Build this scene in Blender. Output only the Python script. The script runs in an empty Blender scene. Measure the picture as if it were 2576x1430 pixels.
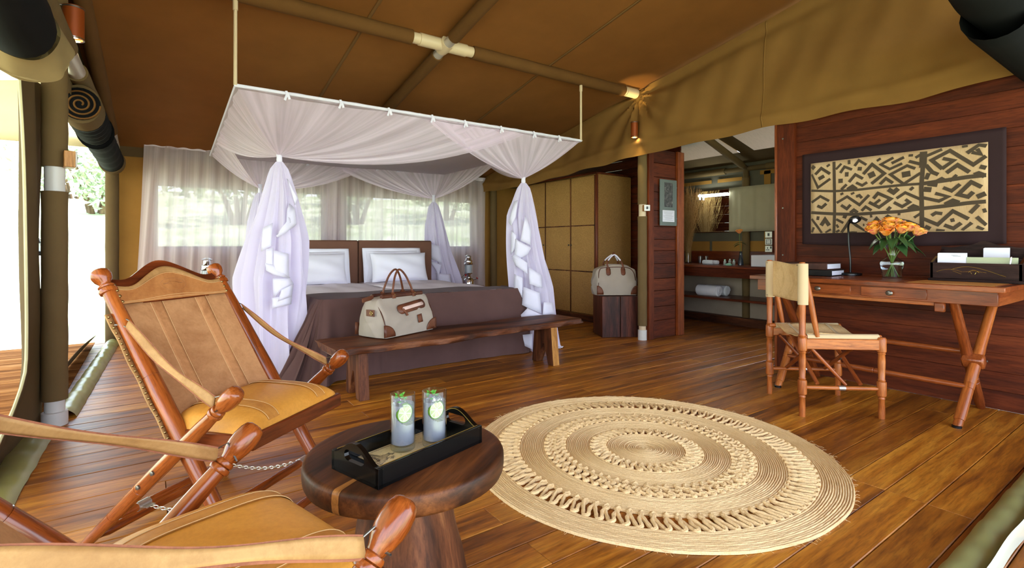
import bpy, bmesh, math, random
from mathutils import Vector as V, Matrix, Quaternion
random.seed(7)
PI = math.pi
SC = bpy.context.scene
COL = SC.collection

# ---------------------------------------------------------------- camera, sky, sun, exposure
YAW = math.atan2(908, 1283)
cam_d = bpy.data.cameras.new('camera'); cam = bpy.data.objects.new('camera', cam_d); COL.objects.link(cam)
cam.location = (0, 0, 1.0); cam.rotation_euler = (PI/2, 0, -YAW)
cam_d.sensor_width = 36; cam_d.lens = 36*1283/2576; cam_d.shift_y = -98/2576
cam_d.clip_start = 0.02; cam_d.clip_end = 300
SC.camera = cam
SC.view_settings.view_transform = 'Standard'; SC.view_settings.look = 'None'
SC.view_settings.exposure = 2.28; SC.view_settings.gamma = 1.0
SC.view_settings.use_curve_mapping = False
SC.cycles.max_bounces = 10; SC.cycles.diffuse_bounces = 5; SC.cycles.transparent_max_bounces = 40
SC.cycles.transmission_bounces = 10; SC.cycles.sample_clamp_indirect = 6.0
SC.cycles.use_denoising = True
W = bpy.data.worlds.new('sky'); SC.world = W; W.use_nodes = True
wn = W.node_tree.nodes; wl = W.node_tree.links
wbg = wn['Background']; tcw = wn.new('ShaderNodeTexCoord'); sepw = wn.new('ShaderNodeSeparateXYZ')
rmpw = wn.new('ShaderNodeValToRGB'); wl.new(tcw.outputs['Generated'], sepw.inputs[0])
rmpw.color_ramp.elements[0].position = 0.0; rmpw.color_ramp.elements[0].color = (0.86, 0.92, 1.0, 1)
rmpw.color_ramp.elements[1].position = 0.6; rmpw.color_ramp.elements[1].color = (0.50, 0.70, 1.0, 1)
wl.new(sepw.outputs['Z'], rmpw.inputs[0]); wl.new(rmpw.outputs[0], wbg.inputs[0])
wbg.inputs[1].default_value = 1.5
sun_d = bpy.data.lights.new('sun', 'SUN'); sun_d.energy = 4.5; sun_d.angle = 0.02; sun_d.color = (1, .97, .92)
sun = bpy.data.objects.new('sun', sun_d); COL.objects.link(sun)
sun.rotation_euler = (math.radians(28), 0, math.radians(60)); sun.location = (0, 0, 20)

# ---------------------------------------------------------------- helpers
def S(r, g, b):
    f = lambda c: (c/255/12.92) if c/255 <= .04045 else ((c/255+.055)/1.055)**2.4
    return (f(r), f(g), f(b), 1)

class MB:
    def __init__(s): s.v = []; s.f = []; s.mi = []; s.cur = 0; s.uv = {}
    def add(s, vs, fs):
        o = len(s.v); s.v += [tuple(p) for p in vs]
        for f in fs: s.f.append(tuple(i+o for i in f)); s.mi.append(s.cur)
        return o
    def box(s, c, d, rot=None, ch=0.0):
        hx, hy, hz = d[0]/2, d[1]/2, d[2]/2
        c = V(c)
        if ch > 0:
            b = min(ch, hx*.9, hy*.9, hz*.9); vs = []; 
            bm = bmesh.new(); bmesh.ops.create_cube(bm, size=1)
            for v in bm.verts: v.co = V((v.co.x*2*hx, v.co.y*2*hy, v.co.z*2*hz))
            bmesh.ops.bevel(bm, geom=list(bm.edges), offset=b, segments=1, affect='EDGES', profile=.5)
            bm.verts.index_update(); vs = [v.co.copy() for v in bm.verts]; fs = [[v.index for v in f.verts] for f in bm.faces]; bm.free()
        else:
            vs = [V((x*hx, y*hy, z*hz)) for z in (-1, 1) for y in (-1, 1) for x in (-1, 1)]
            fs = [(0, 2, 3, 1), (4, 5, 7, 6), (0, 1, 5, 4), (2, 6, 7, 3), (0, 4, 6, 2), (1, 3, 7, 5)]
        if rot is not None: vs = [rot @ v for v in vs]
        s.add([v+c for v in vs], fs); return s
    def tube(s, pts, r, n=10, caps=True, closed=False, flat=None):
        pts = [V(p) for p in pts]; N = len(pts); rs = r if isinstance(r, (list, tuple)) else [r]*N
        up = None; rings = []
        for i, p in enumerate(pts):
            if closed: t = pts[(i+1) % N]-pts[i-1]
            else: t = pts[min(i+1, N-1)]-pts[max(i-1, 0)]
            if t.length < 1e-9: t = V((0, 0, 1))
            t.normalize()
            if up is None:
                up = V((0, 0, 1)) if abs(t.z) < .9 else V((1, 0, 0))
            a = (up-t*up.dot(t))
            if a.length < 1e-6: a = t.orthogonal()
            a.normalize(); b = t.cross(a); up = a
            fl = flat or (1, 1)
            rings.append([p+a*math.cos(2*PI*k/n)*rs[i]*fl[0]+b*math.sin(2*PI*k/n)*rs[i]*fl[1] for k in range(n)])
        vs = [q for R in rings for q in R]; fs = []
        M = N if closed else N-1
        for i in range(M):
            j = (i+1) % N
            for k in range(n):
                l = (k+1) % n; fs.append((i*n+k, i*n+l, j*n+l, j*n+k))
        if caps and not closed: fs.append(tuple(range(n))[::-1]); fs.append(tuple((N-1)*n+k for k in range(n)))
        s.add(vs, fs); return s
    def lathe(s, prof, c=(0, 0, 0), n=24, rot=None, caps=True, sx=1, sy=1):
        c = V(c); vs = []; fs = []; P = len(prof)
        for r, z in prof:
            for k in range(n):
                a = 2*PI*k/n; v = V((r*math.cos(a)*sx, r*math.sin(a)*sy, z))
                if rot is not None: v = rot @ v
                vs.append(v+c)
        for i in range(P-1):
            for k in range(n):
                l = (k+1) % n; fs.append((i*n+k, i*n+l, (i+1)*n+l, (i+1)*n+k))
        if caps:
            if prof[0][0] > 1e-6: fs.append(tuple(range(n))[::-1])
            if prof[-1][0] > 1e-6: fs.append(tuple((P-1)*n+k for k in range(n)))
        s.add(vs, fs); return s
    def grid(s, fn, nu, nv, closed_u=False, uv=False):
        vs = [fn(i/nu, j/nv) for j in range(nv+1) for i in range(nu if closed_u else nu+1)]
        w = nu if closed_u else nu+1; fs = []
        for j in range(nv):
            for i in range(nu):
                k = (i+1) % w if closed_u else i+1
                fs.append((j*w+i, j*w+k, (j+1)*w+k, (j+1)*w+i))
        o = s.add(vs, fs)
        if uv:
            for j in range(nv+1):
                for i in range(w): s.uv[o+j*w+i] = (i/nu, j/nv)
        return s
    def prism(s, poly, h, M=None):
        # poly: 2d points in local xy, extruded along z by h; M maps to place
        n = len(poly); vs = [V((x, y, 0)) for x, y in poly]+[V((x, y, h)) for x, y in poly]
        if M is not None: vs = [M @ v for v in vs]
        fs = [tuple(range(n))[::-1], tuple(range(n, 2*n))]+[(i, (i+1) % n, n+(i+1) % n, n+i) for i in range(n)]
        s.add(vs, fs); return s
    def build(s, name, mats, parent=None, smooth=True, angle=40, bevel=0, solid=0, sub=0, loc=None, rot=None):
        me = bpy.data.meshes.new(name); me.from_pydata(s.v, [], s.f)
        ms = mats if isinstance(mats, (list, tuple)) else [mats]
        for m in ms: me.materials.append(m)
        if len(ms) > 1: me.polygons.foreach_set('material_index', s.mi)
        if s.uv:
            L = me.uv_layers.new(name='UVMap')
            for lp in me.loops: L.data[lp.index].uv = s.uv.get(lp.vertex_index, (0, 0))
        if smooth:
            me.polygons.foreach_set('use_smooth', [True]*len(me.polygons))
            me.set_sharp_from_angle(angle=math.radians(angle))
        me.update()
        o = bpy.data.objects.new(name, me); COL.objects.link(o)
        if parent is not None: o.parent = parent
        if loc is not None: o.location = loc
        if rot is not None: o.rotation_mode = 'QUATERNION'; o.rotation_quaternion = rot
        if solid: md = o.modifiers.new('solid', 'SOLIDIFY'); md.thickness = solid; md.offset = 0
        if bevel:
            md = o.modifiers.new('bevel', 'BEVEL'); md.width = bevel; md.segments = 2; md.limit_method = 'ANGLE'; md.angle_limit = math.radians(50)
        if sub: md = o.modifiers.new('sub', 'SUBSURF'); md.levels = sub; md.render_levels = sub
        return o

def tag(o, label=None, cat=None, group=None, kind=None):
    if label: o['label'] = label
    if cat: o['category'] = cat
    if group: o['group'] = group
    if kind: o['kind'] = kind
    return o
def thing(name, label, cat, loc=(0, 0, 0), rz=0, group=None):
    o = bpy.data.objects.new(name, None); COL.objects.link(o); o.empty_display_size = .05
    o.location = loc; o.rotation_euler = (0, 0, rz); return tag(o, label, cat, group)
def struct(name, loc=(0, 0, 0)):
    o = bpy.data.objects.new(name, None); COL.objects.link(o); o.location = loc; o['kind'] = 'structure'; return o
def dup(root, loc, rz=None, label=None):
    r = root.copy(); COL.objects.link(r); r.location = loc
    if rz is not None: r.rotation_euler = (0, 0, rz)
    if label: r['label'] = label
    for ch in list(root.children):
        c = ch.copy(); COL.objects.link(c); c.parent = r
        for g in ch.children:
            e = g.copy(); COL.objects.link(e); e.parent = c
    return r
def qdir(d): return V((0, 0, 1)).rotation_difference(V(d).normalized())
def rod(name, prof, p0, p1, m, parent, n=16, **k):
    """a turned bar from p0 to p1: prof = [(radius, t 0..1)], its own z axis along the bar so that the grain follows it"""
    p0 = V(p0); p1 = V(p1); L = (p1-p0).length
    b = MB().lathe([(r, t*L) for r, t in prof], n=n)
    return b.build(name, m, parent, loc=p0, rot=qdir(p1-p0))
def bar(name, r, p0, p1, m, parent, n=14, r1=None): return rod(name, [(r, 0), (r if r1 is None else r1, 1)], p0, p1, m, parent, n)
def ring(b, c, R, r, axis=(0, 0, 1), n=24, m=8, sx=1.0):
    q = qdir(axis); pts = [V(c)+q @ V((R*math.cos(2*PI*i/n)*sx, R*math.sin(2*PI*i/n), 0)) for i in range(n)]
    b.tube(pts, r, m, closed=True); return b
def RX(a): return Matrix.Rotation(a, 3, 'X')
def RY(a): return Matrix.Rotation(a, 3, 'Y')
def RZ(a): return Matrix.Rotation(a, 3, 'Z')
def lerp(a, b, t): return a+(b-a)*t
def catmull(P, n=8):
    P = [V(p) for p in P]; out = []
    for i in range(len(P)-1):
        a = P[max(i-1, 0)]; b = P[i]; c = P[i+1]; d = P[min(i+2, len(P)-1)]
        for k in range(n):
            t = k/n; out.append(.5*((2*b)+(c-a)*t+(2*a-5*b+4*c-d)*t*t+(3*b-a-3*c+d)*t**3))
    return out+[P[-1]]

# ---------------------------------------------------------------- materials
def newmat(name):
    m = bpy.data.materials.new(name); m.use_nodes = True; nt = m.node_tree
    return m, nt, nt.nodes, nt.links, nt.nodes['Principled BSDF']
def plain(name, col, rough=.5, metal=0, spec=.5, coat=0, **k):
    m, nt, n, l, p = newmat(name); p.inputs['Base Color'].default_value = col; p.inputs['Roughness'].default_value = rough
    p.inputs['Metallic'].default_value = metal; p.inputs['Specular IOR Level'].default_value = spec; p.inputs['Coat Weight'].default_value = coat
    for a, b in k.items(): p.inputs[a].default_value = b
    return m
def coords(nt, scale=(1, 1, 1), obj_random=False, kind='Object'):
    n = nt.nodes; l = nt.links; tc = n.new('ShaderNodeTexCoord'); mp = n.new('ShaderNodeMapping'); mp.inputs['Scale'].default_value = scale
    l.new(tc.outputs[kind], mp.inputs['Vector'])
    if obj_random:
        oi = n.new('ShaderNodeObjectInfo'); mu = n.new('ShaderNodeMath'); mu.operation = 'MULTIPLY'; mu.inputs[1].default_value = 37
        l.new(oi.outputs['Random'], mu.inputs[0]); l.new(mu.outputs[0], mp.inputs['Location'])
    return mp.outputs[0]
def noise(nt, vec, scale, detail=4, rough=.55, dist=0):
    t = nt.nodes.new('ShaderNodeTexNoise'); t.inputs['Scale'].default_value = scale; t.inputs['Detail'].default_value = detail
    t.inputs['Roughness'].default_value = rough; t.inputs['Distortion'].default_value = dist; nt.links.new(vec, t.inputs['Vector']); return t.outputs['Fac']
def ramp(nt, fac, stops):
    r = nt.nodes.new('ShaderNodeValToRGB'); e = r.color_ramp.elements
    while len(e) < len(stops): e.new(.5)
    for i, (p, c) in enumerate(stops): e[i].position = p; e[i].color = c
    nt.links.new(fac, r.inputs[0]); return r.outputs[0]
def mixc(nt, fac, a, b, mode='MIX'):
    x = nt.nodes.new('ShaderNodeMix'); x.data_type = 'RGBA'; x.blend_type = mode
    for s_, v in ((0, fac), (6, a), (7, b)):
        if isinstance(v, bpy.types.NodeSocket): nt.links.new(v, x.inputs[s_])
        else: x.inputs[s_].default_value = v
    return x.outputs[2]
def bump(nt, h, strength, dist=.002):
    b = nt.nodes.new('ShaderNodeBump'); b.inputs['Strength'].default_value = strength; b.inputs['Distance'].default_value = dist
    nt.links.new(h, b.inputs['Height']); return b.outputs[0]
AX = {'x': (.09, 1, 1), 'y': (1, .09, 1), 'z': (1, 1, .09)}
def wood(name, dark, mid, light, axis='z', scale=30, rough=.35, var=.35, coat=.0, knots=False, bmp=.12, spec=.32):
    m, nt, n, l, p = newmat(name)
    vec = coords(nt, AX[axis], True)
    f1 = noise(nt, vec, scale, 6, .6, .6); f2 = noise(nt, vec, scale*.22, 3, .5, 1.2)
    mx = n.new('ShaderNodeMath'); mx.operation = 'ADD'; l.new(f1, mx.inputs[0]); l.new(f2, mx.inputs[1])
    hf = n.new('ShaderNodeMath'); hf.operation = 'MULTIPLY'; hf.inputs[1].default_value = .5; l.new(mx.outputs[0], hf.inputs[0])
    c = ramp(nt, hf.outputs[0], [(.38, dark), (.5, mid), (.62, light)])
    oi = n.new('ShaderNodeObjectInfo')
    v = ramp(nt, oi.outputs['Random'], [(0, (1-var, 1-var*1.15, 1-var*1.2, 1)), (.5, (1, 1, 1, 1)), (1, (1+var*.5, 1+var*.6, 1+var*.5, 1))])
    c = mixc(nt, 1.0, c, v, 'MULTIPLY')
    f3 = noise(nt, vec, scale*5, 3, .7, .3); c = mixc(nt, 1.0, c, ramp(nt, f3, [(.36, (.70, .66, .62, 1)), (.52, (1, 1, 1, 1)), (.68, (1.16, 1.14, 1.1, 1))]), 'MULTIPLY')
    if knots:
        vk = coords(nt, AX[axis] if axis != 'x' else (.35, 1, 1), True)
        vo = n.new('ShaderNodeTexVoronoi'); vo.inputs['Scale'].default_value = 3.2; l.new(vk, vo.inputs['Vector'])
        kf = ramp(nt, vo.outputs['Distance'], [(.0, (1, 1, 1, 1)), (.045, (.75, .75, .75, 1)), (.11, (0, 0, 0, 1))])
        c = mixc(nt, kf, c, tuple(x*.35 for x in dark[:3])+(1,))
    l.new(c, p.inputs['Base Color']); p.inputs['Roughness'].default_value = rough; p.inputs['Coat Weight'].default_value = coat
    p.inputs['Coat Roughness'].default_value = .12; p.inputs['Specular IOR Level'].default_value = spec
    l.new(bump(nt, f1, bmp, .002), p.inputs['Normal'])
    return m
def cloth(name, col, rough=.9, weave=500, var=.12, bmp=.15, big=3, trans=0, tcol=None, sheen=0):
    m, nt, n, l, p = newmat(name); vec = coords(nt)
    f = noise(nt, vec, big, 4, .6); g = noise(nt, vec, weave, 1)
    c = ramp(nt, f, [(.3, tuple(x*(1-var) for x in col[:3])+(1,)), (.7, tuple(min(1, x*(1+var)) for x in col[:3])+(1,))])
    l.new(c, p.inputs['Base Color']); p.inputs['Roughness'].default_value = rough; p.inputs['Specular IOR Level'].default_value = .15
    p.inputs['Sheen Weight'].default_value = sheen
    nb = bump(nt, g, bmp, .001); l.new(nb, p.inputs['Normal'])
    if trans:
        tr = n.new('ShaderNodeBsdfTranslucent'); tr.inputs[0].default_value = tcol or col
        ms = n.new('ShaderNodeMixShader'); ms.inputs[0].default_value = trans
        l.new(p.outputs[0], ms.inputs[1]); l.new(tr.outputs[0], ms.inputs[2]); l.new(ms.outputs[0], n['Material Output'].inputs[0])
    return m
def sheer(name, col, dens, trans=.5, pleats=0, var=.25, vpow=0):
    """thin netting: part of the light goes straight through, the rest scatters off and through the cloth"""
    m, nt, n, l, p = newmat(name); n.remove(p)
    d = n.new('ShaderNodeBsdfDiffuse'); d.inputs[0].default_value = col
    t = n.new('ShaderNodeBsdfTranslucent'); t.inputs[0].default_value = col
    a = n.new('ShaderNodeMixShader'); a.inputs[0].default_value = trans; l.new(d.outputs[0], a.inputs[1]); l.new(t.outputs[0], a.inputs[2])
    tp = n.new('ShaderNodeBsdfTransparent'); b = n.new('ShaderNodeMixShader'); b.inputs[0].default_value = dens
    l.new(tp.outputs[0], b.inputs[1]); l.new(a.outputs[0], b.inputs[2]); l.new(b.outputs[0], n['Material Output'].inputs[0])
    if pleats:
        vec = coords(nt, (pleats, .6, 1), kind='UV'); f = noise(nt, vec, 1.0, 3, .6)
        mr = n.new('ShaderNodeMapRange'); mr.inputs[1].default_value = .3; mr.inputs[2].default_value = .7
        mr.inputs[3].default_value = max(.02, dens-var); mr.inputs[4].default_value = min(.98, dens+var); l.new(f, mr.inputs[0])
        out = mr.outputs[0]
        if vpow:
            tc = n.new('ShaderNodeTexCoord'); sp = n.new('ShaderNodeSeparateXYZ'); l.new(tc.outputs['UV'], sp.inputs[0])
            ma = n.new('ShaderNodeMath'); ma.operation = 'MULTIPLY_ADD'; ma.inputs[1].default_value = vpow; l.new(sp.outputs[1], ma.inputs[0]); l.new(out, ma.inputs[2]); ma.use_clamp = True
            out = ma.outputs[0]
        l.new(out, b.inputs[0])
    return m
def leather(name, c1, c2, rough=.5, blot=6):
    m, nt, n, l, p = newmat(name); vec = coords(nt)
    f = noise(nt, vec, blot, 8, .72, .5); g = noise(nt, vec, 240, 3)
    c = ramp(nt, f, [(.36, c2), (.56, c1)]); c = mixc(nt, 1.0, c, ramp(nt, noise(nt, vec, 90, 3, .7), [(.35, (.94, .93, .92, 1)), (.6, (1.03, 1.03, 1.03, 1))]), 'MULTIPLY'); l.new(c, p.inputs['Base Color']); p.inputs['Roughness'].default_value = rough; p.inputs['Specular IOR Level'].default_value = .3
    l.new(bump(nt, g, .12, .001), p.inputs['Normal']); return m
def glassmat(name, col=(1, 1, 1, 1), rough=0.0, ior=1.45):
    return plain(name, col, rough, **{'Transmission Weight': 1.0, 'IOR': ior})
def emit(name, col, st):
    m, nt, n, l, p = newmat(name); p.inputs['Base Color'].default_value = (0, 0, 0, 1); p.inputs['Emission Color'].default_value = col; p.inputs['Emission Strength'].default_value = st; return m

M = {}
M['plank'] = wood('floor plank wood', S(102, 52, 8), S(160, 92, 18), S(192, 126, 38), 'x', 22, .42, .30, .0, knots=True, bmp=.06, spec=.5)
M['deck'] = wood('weathered deck plank wood', S(110, 66, 30), S(160, 104, 56), S(190, 136, 84), 'x', 22, .95, .25, .0, bmp=.1, spec=.03)
for a in 'xyz':
    M['mah_'+a] = wood('mahogany along '+a, S(74, 28, 9), S(104, 44, 16), S(126, 60, 24), a, 26, .36, .22, .1, bmp=.06)
    M['redwall_'+a] = wood('red wall board along '+a, S(60, 22, 8), S(84, 33, 12), S(100, 43, 17), a, 20, .55, .22, .0, bmp=.05, spec=.15)
    M['desk_'+a] = wood('reddish desk wood along '+a, S(100, 44, 16), S(130, 62, 26), S(152, 80, 38), a, 30, .33, .12, .15, bmp=.05)
    M['chairwood_'+a] = wood('orange chair wood along '+a, S(124, 60, 20), S(158, 84, 34), S(180, 106, 50), a, 34, .38, .15, .1, bmp=.06)
    M['dark_'+a] = wood('dark old timber along '+a, S(52, 26, 14), S(92, 50, 28), S(126, 78, 46), a, 24, .55, .2, .0, bmp=.25, spec=.2)
M['safari'] = wood('polished safari chair wood', S(94, 42, 13), S(132, 62, 22), S(158, 84, 34), 'z', 30, .22, .15, .35, bmp=.04)
M['sapwood'] = wood('pale sapwood', S(150, 100, 46), S(186, 132, 66), S(200, 150, 84), 'z', 24, .4, .1)
M['block'] = wood('dark striped block timber', S(44, 20, 14), S(82, 40, 28), S(112, 60, 42), 'z', 26, .45, .1)
M['roof'] = cloth('tent roof canvas', S(126, 80, 36), .9, 700, .10, .12, 2.2)
M['roofdark'] = cloth('brown roof pole sleeve canvas', S(98, 66, 32), .9, 700, .08, .12, 5)
M['sleeve'] = cloth('olive pole sleeve canvas', S(104, 84, 54), .9, 700, .08, .12, 5)
M['valance'] = cloth('olive valance canvas', S(128, 92, 46), .85, 700, .08, .12, 3)
M['yellow'] = cloth('ochre wall canvas', S(150, 108, 50), .9, 600, .06, .12, 4)
M['brownflap'] = cloth('brown wall canvas', S(92, 74, 48), .9, 600, .08, .12, 4)
M['greycanvas'] = cloth('grey window flap canvas', S(92, 86, 72), .9, 600, .08, .12, 4)
M['black'] = cloth('black rolled mesh', S(9, 9, 10), .95, 300, .15, .2, 5)
M['vinyl'] = plain('olive vinyl ground flap', S(142, 138, 84), .34, spec=.5)
M['fly'] = cloth('cream fly canvas', S(226, 214, 178), .9, 400, .05, .1, 3, .15, S(240, 226, 190))
M['tancanvas'] = cloth('tan canvas flap', S(132, 112, 76), .9, 600, .08, .12, 5)
M['steel'] = plain('painted pole fitting', S(186, 176, 166), .38, .25)
M['cream_fit'] = plain('cream painted pole fitting', S(206, 184, 150), .4)
M['white_fit'] = plain('white painted pole foot', S(206, 204, 200), .4)
M['chrome'] = plain('polished chrome', (.72, .72, .74, 1), .12, 1)
M['brass'] = plain('aged brass', S(150, 128, 84), .3, 1)
M['gold'] = plain('gold line', S(206, 178, 96), .3, .9)
M['iron'] = plain('dull iron bolt', S(120, 116, 110), .4, .9)
M['clip'] = plain('brushed steel clip', S(200, 196, 188), .35, .9)
M['copper'] = plain('orange copper lamp tube', S(150, 70, 24), .4, .35)
M['blackplastic'] = plain('black plastic', S(14, 14, 15), .3)
M['lacquer'] = plain('black lacquer', S(6, 5, 5), .2, spec=.25, coat=.08)
M['whiteplastic'] = plain('white plastic', S(222, 222, 220), .35)
M['porcelain'] = plain('white porcelain', S(222, 222, 228), .15)
M['paper'] = plain('white paper', S(228, 228, 238), .8)
M['greenpaper'] = plain('sage green paper', S(176, 182, 150), .8)
def thinglass(name, tint=(1, 1, 1, 1)):
    m, nt, n, l, p = newmat(name); n.remove(p); t = n.new('ShaderNodeBsdfTransparent'); t.inputs[0].default_value = tint; g = n.new('ShaderNodeBsdfGlossy'); g.inputs['Roughness'].default_value = .02
    lw = n.new('ShaderNodeLayerWeight'); lw.inputs[0].default_value = .5; pw = n.new('ShaderNodeMath'); pw.operation = 'POWER'; pw.inputs[1].default_value = 3; l.new(lw.outputs['Facing'], pw.inputs[0]); fr = n.new('ShaderNodeMath'); fr.operation = 'MULTIPLY_ADD'; fr.inputs[1].default_value = .8; fr.inputs[2].default_value = .03; l.new(pw.outputs[0], fr.inputs[0]); a = n.new('ShaderNodeMixShader'); l.new(fr.outputs[0], a.inputs[0]); l.new(t.outputs[0], a.inputs[1]); l.new(g.outputs[0], a.inputs[2]); l.new(a.outputs[0], n['Material Output'].inputs[0]); return m
M['glass'] = thinglass('clear glass', (.95, .97, .97, 1))
M['water'] = glassmat('water', (1, 1, 1, 1), 0, 1.33)
# ================================================================ SETTING
def roofz(y): return 2.62+.19*(3.6-y)
XL, XR, YB = -.43, 4.2, 6.72

# ---- floor: boards along X, each one a plank
floor = struct('floor')
def plank(x0, x1, y0, y1, zt=0.0, par=floor):
    g = .0016; c = .0022; x0 += g*.6; x1 -= g*.6; y0 += g; y1 -= g; b = MB()
    zt += random.uniform(-.0006, .0006)
    vs = [(x0, y0, zt-.02), (x1, y0, zt-.02), (x1, y1, zt-.02), (x0, y1, zt-.02), (x0, y0, zt-c), (x1, y0, zt-c), (x1, y1, zt-c), (x0, y1, zt-c),
          (x0+c*.5, y0+c, zt), (x1-c*.5, y0+c, zt), (x1-c*.5, y1-c, zt), (x0+c*.5, y1-c, zt)]
    fs = [(3, 2, 1, 0), (8, 9, 10, 11)]+[(i, (i+1) % 4, 4+(i+1) % 4, 4+i) for i in range(4)]+[(4+i, 4+(i+1) % 4, 8+(i+1) % 4, 8+i) for i in range(4)]
    b.add(vs, fs); return b.build('plank', M['deck'] if x1 < -.4 else M['plank'], par, smooth=False)
rr = random.Random(5); RW = .138
for k in range(-4, 44):
    y0 = .681+RW*k; y1 = y0+RW
    js = [1.03, 3.86] if k % 2 == 0 else [.05, 2.445, 4.95]
    if k == 0: js = [2.445]
    if k == 4 or k == 6: js = [1.03, 3.86]
    if k % 2 and rr.random() < .4: js = [.3, 1.75, 4.6]
    if k < 4: js = [j for j in js if j < 4.2]
    xe = 6.12 if k >= 11 else 4.2
    if k > 30: xe = 5.35
    xs = [-2.7, -.47]+[j for j in js if j < xe-.3]+[xe]
    for a, b_ in zip(xs[:-1], xs[1:]): plank(a, b_, y0, y1)
sf = MB().box((1.7, 3.4, -.055), (9.2, 6.9, .06)); sf.build('subfloor', plain('dark subfloor', S(30, 18, 10), .9), floor, smooth=False)

# ---- ground outside
gm, nt, n, l, p = newmat('dry grass ground')
vec = coords(nt); l.new(ramp(nt, noise(nt, vec, .6, 5, .6), [(.35, S(146, 160, 100)), (.6, S(206, 206, 174))]), p.inputs['Base Color']); p.inputs['Roughness'].default_value = 1
def gz(x, y): return -.32+.165*max(0, math.hypot(x, y)-8)*(1 if y > -5 else 0)*(1 if math.hypot(x, y) < 34 else 26/max(26, math.hypot(x, y)-8))+.08*math.sin(x*.9)*math.sin(y*.8)*min(1, max(0, math.hypot(x-2, y-3)-7)/5)
gr = MB().grid(lambda u, v: V((lerp(-60, 50, u), lerp(-30, 70, v), gz(lerp(-60, 50, u), lerp(-30, 70, v)))), 90, 90).build('ground', gm); tag(gr, kind='structure')

# ---- roof canvas: one sloping sheet, with sewn seams
def rsag(x, y): return -.018*abs(math.sin((x-XL)/(XR-XL)*2*PI))*abs(math.sin((y-.3)/6.5*2*PI))
ceil = struct('ceiling')
MB().grid(lambda u, v: V((lerp(-.5, 4.3, u), lerp(.3, 6.85, v), roofz(lerp(.3, 6.85, v))+rsag(lerp(-.5, 4.3, u), lerp(.3, 6.85, v)))), 40, 40).build('roof_canvas', M['roof'], ceil)
seamm = cloth('roof seam thread', S(112, 80, 44), .9, 600)
for x in (1.27, 2.94):
    MB().grid(lambda u, v: V((x-.012+.024*u, lerp(.35, 6.7, v), roofz(lerp(.35, 6.7, v))+rsag(x, lerp(.35, 6.7, v))-.004)), 1, 40).build('seam', seamm, ceil, solid=.002)
# unseen veranda roof added to limit front sky light, and the fly over the side deck
MB().grid(lambda u, v: V((lerp(-2.9, 5.5, u), lerp(-1.9, .32, v), lerp(2.62, 3.22, v))), 20, 6).build('unseen_veranda_shade', M['roof'], ceil)
fly = MB().grid(lambda u, v: V((lerp(-3.7, -.46, u), lerp(-.2, 6.9, v), lerp(2.1, 2.75, u)+.05*math.sin(v*9))), 12, 24).build('fly_sheet', M['fly'])
tag(fly, 'cream outer fly canvas stretched over the side deck', 'canvas')
fly2 = MB().grid(lambda u, v: V((lerp(-.5, 7.4, u), lerp(.3, 7.6, v), roofz(lerp(.3, 7.6, v))+.32-.10*max(0, lerp(-.5, 7.4, u)-4.2))), 20, 20).build('unseen_shade_fly', M['roof']); tag(fly2, 'unseen outer fly canvas added to shade the tent roof and the bathroom', 'canvas')  # unseen fly added above the roof to keep sun off the bathroom gauze
flyb = MB().grid(lambda u, v: V((lerp(-3.7, -.44, u), 6.9+.02*math.sin(u*14), lerp(2.03+.012*math.sin(u*6), lerp(2.08, 2.75, u), v))), 16, 6).build('fly_end_panel', M['fly'], solid=.004)
tag(flyb, 'cream fly end panel hanging over the far deck edge', 'canvas')

# ---- walls
# back wall of ochre canvas with two netted windows
WB = struct('wall_back')
wins = [(.05, 1.78, .975, 1.655), (2.08, 3.98, .97, 1.65)]
def wallpanel(x0, x1, z0, z1): 
    MB().grid(lambda u, v: V((lerp(x0, x1, u), YB+.006*math.sin(u*7+v*3), lerp(z0, z1, v))), 8, 6).build('canvas_panel', M['yellow'], WB)
zt = 2.06
wallpanel(-.34, wins[0][0], 0, zt); wallpanel(wins[0][1], wins[1][0], 0, zt); wallpanel(wins[1][1], 5.35, 0, zt)
for x0, x1, a, b_ in wins: wallpanel(x0, x1, 0, a); wallpanel(x0, x1, b_, zt)
MB().grid(lambda u, v: V((lerp(-.34, 5.35, u), YB-.03-.02*math.sin(u*11), lerp(1.93, 2.07, v)-.12*max(0, u-.75))), 20, 3).build('eave_flap', M['brownflap'], WB)
mesh_screen = sheer('window insect screen', S(70, 76, 72), .70, .5)
for i, (x0, x1, a, b_) in enumerate(wins):
    wo = struct('window_%d' % (i+1))
    b = MB(); b.add([(x0, YB+.012, a), (x1, YB+.012, a), (x1, YB+.012, b_), (x0, YB+.012, b_)], [(0, 1, 2, 3)]); b.build('screen', mesh_screen, wo, smooth=False)
    for q in ((x0-.02, x0+.012, a-.02, b_+.02), (x1-.012, x1+.02, a-.02, b_+.02)): MB().box(((q[0]+q[1])/2, YB-.004, (q[2]+q[3])/2), (q[1]-q[0], .012, q[3]-q[2]), ch=.003).build('frame_strip', M['brownflap'], wo)
    for q in ((a-.02, a+.012), (b_-.012, b_+.02)): MB().box(((x0+x1)/2, YB-.004, (q[0]+q[1])/2), (x1-x0, .011, q[1]-q[0]), ch=.003).build('frame_strip', M['brownflap'], wo)
# left side: gable infill above the eave pole, open below
WL = struct('wall_left')
def xl(y): return lerp(-.445, -.33, max(0, (y-2.7)/4.0))
MB().grid(lambda u, v: V((xl(lerp(.4, 6.72, u))-.03, lerp(.4, 6.72, u), lerp(2.08, roofz(lerp(.4, 6.72, u))+.0, v))), 24, 4).build('gable_canvas', M['brownflap'], WL)
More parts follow.
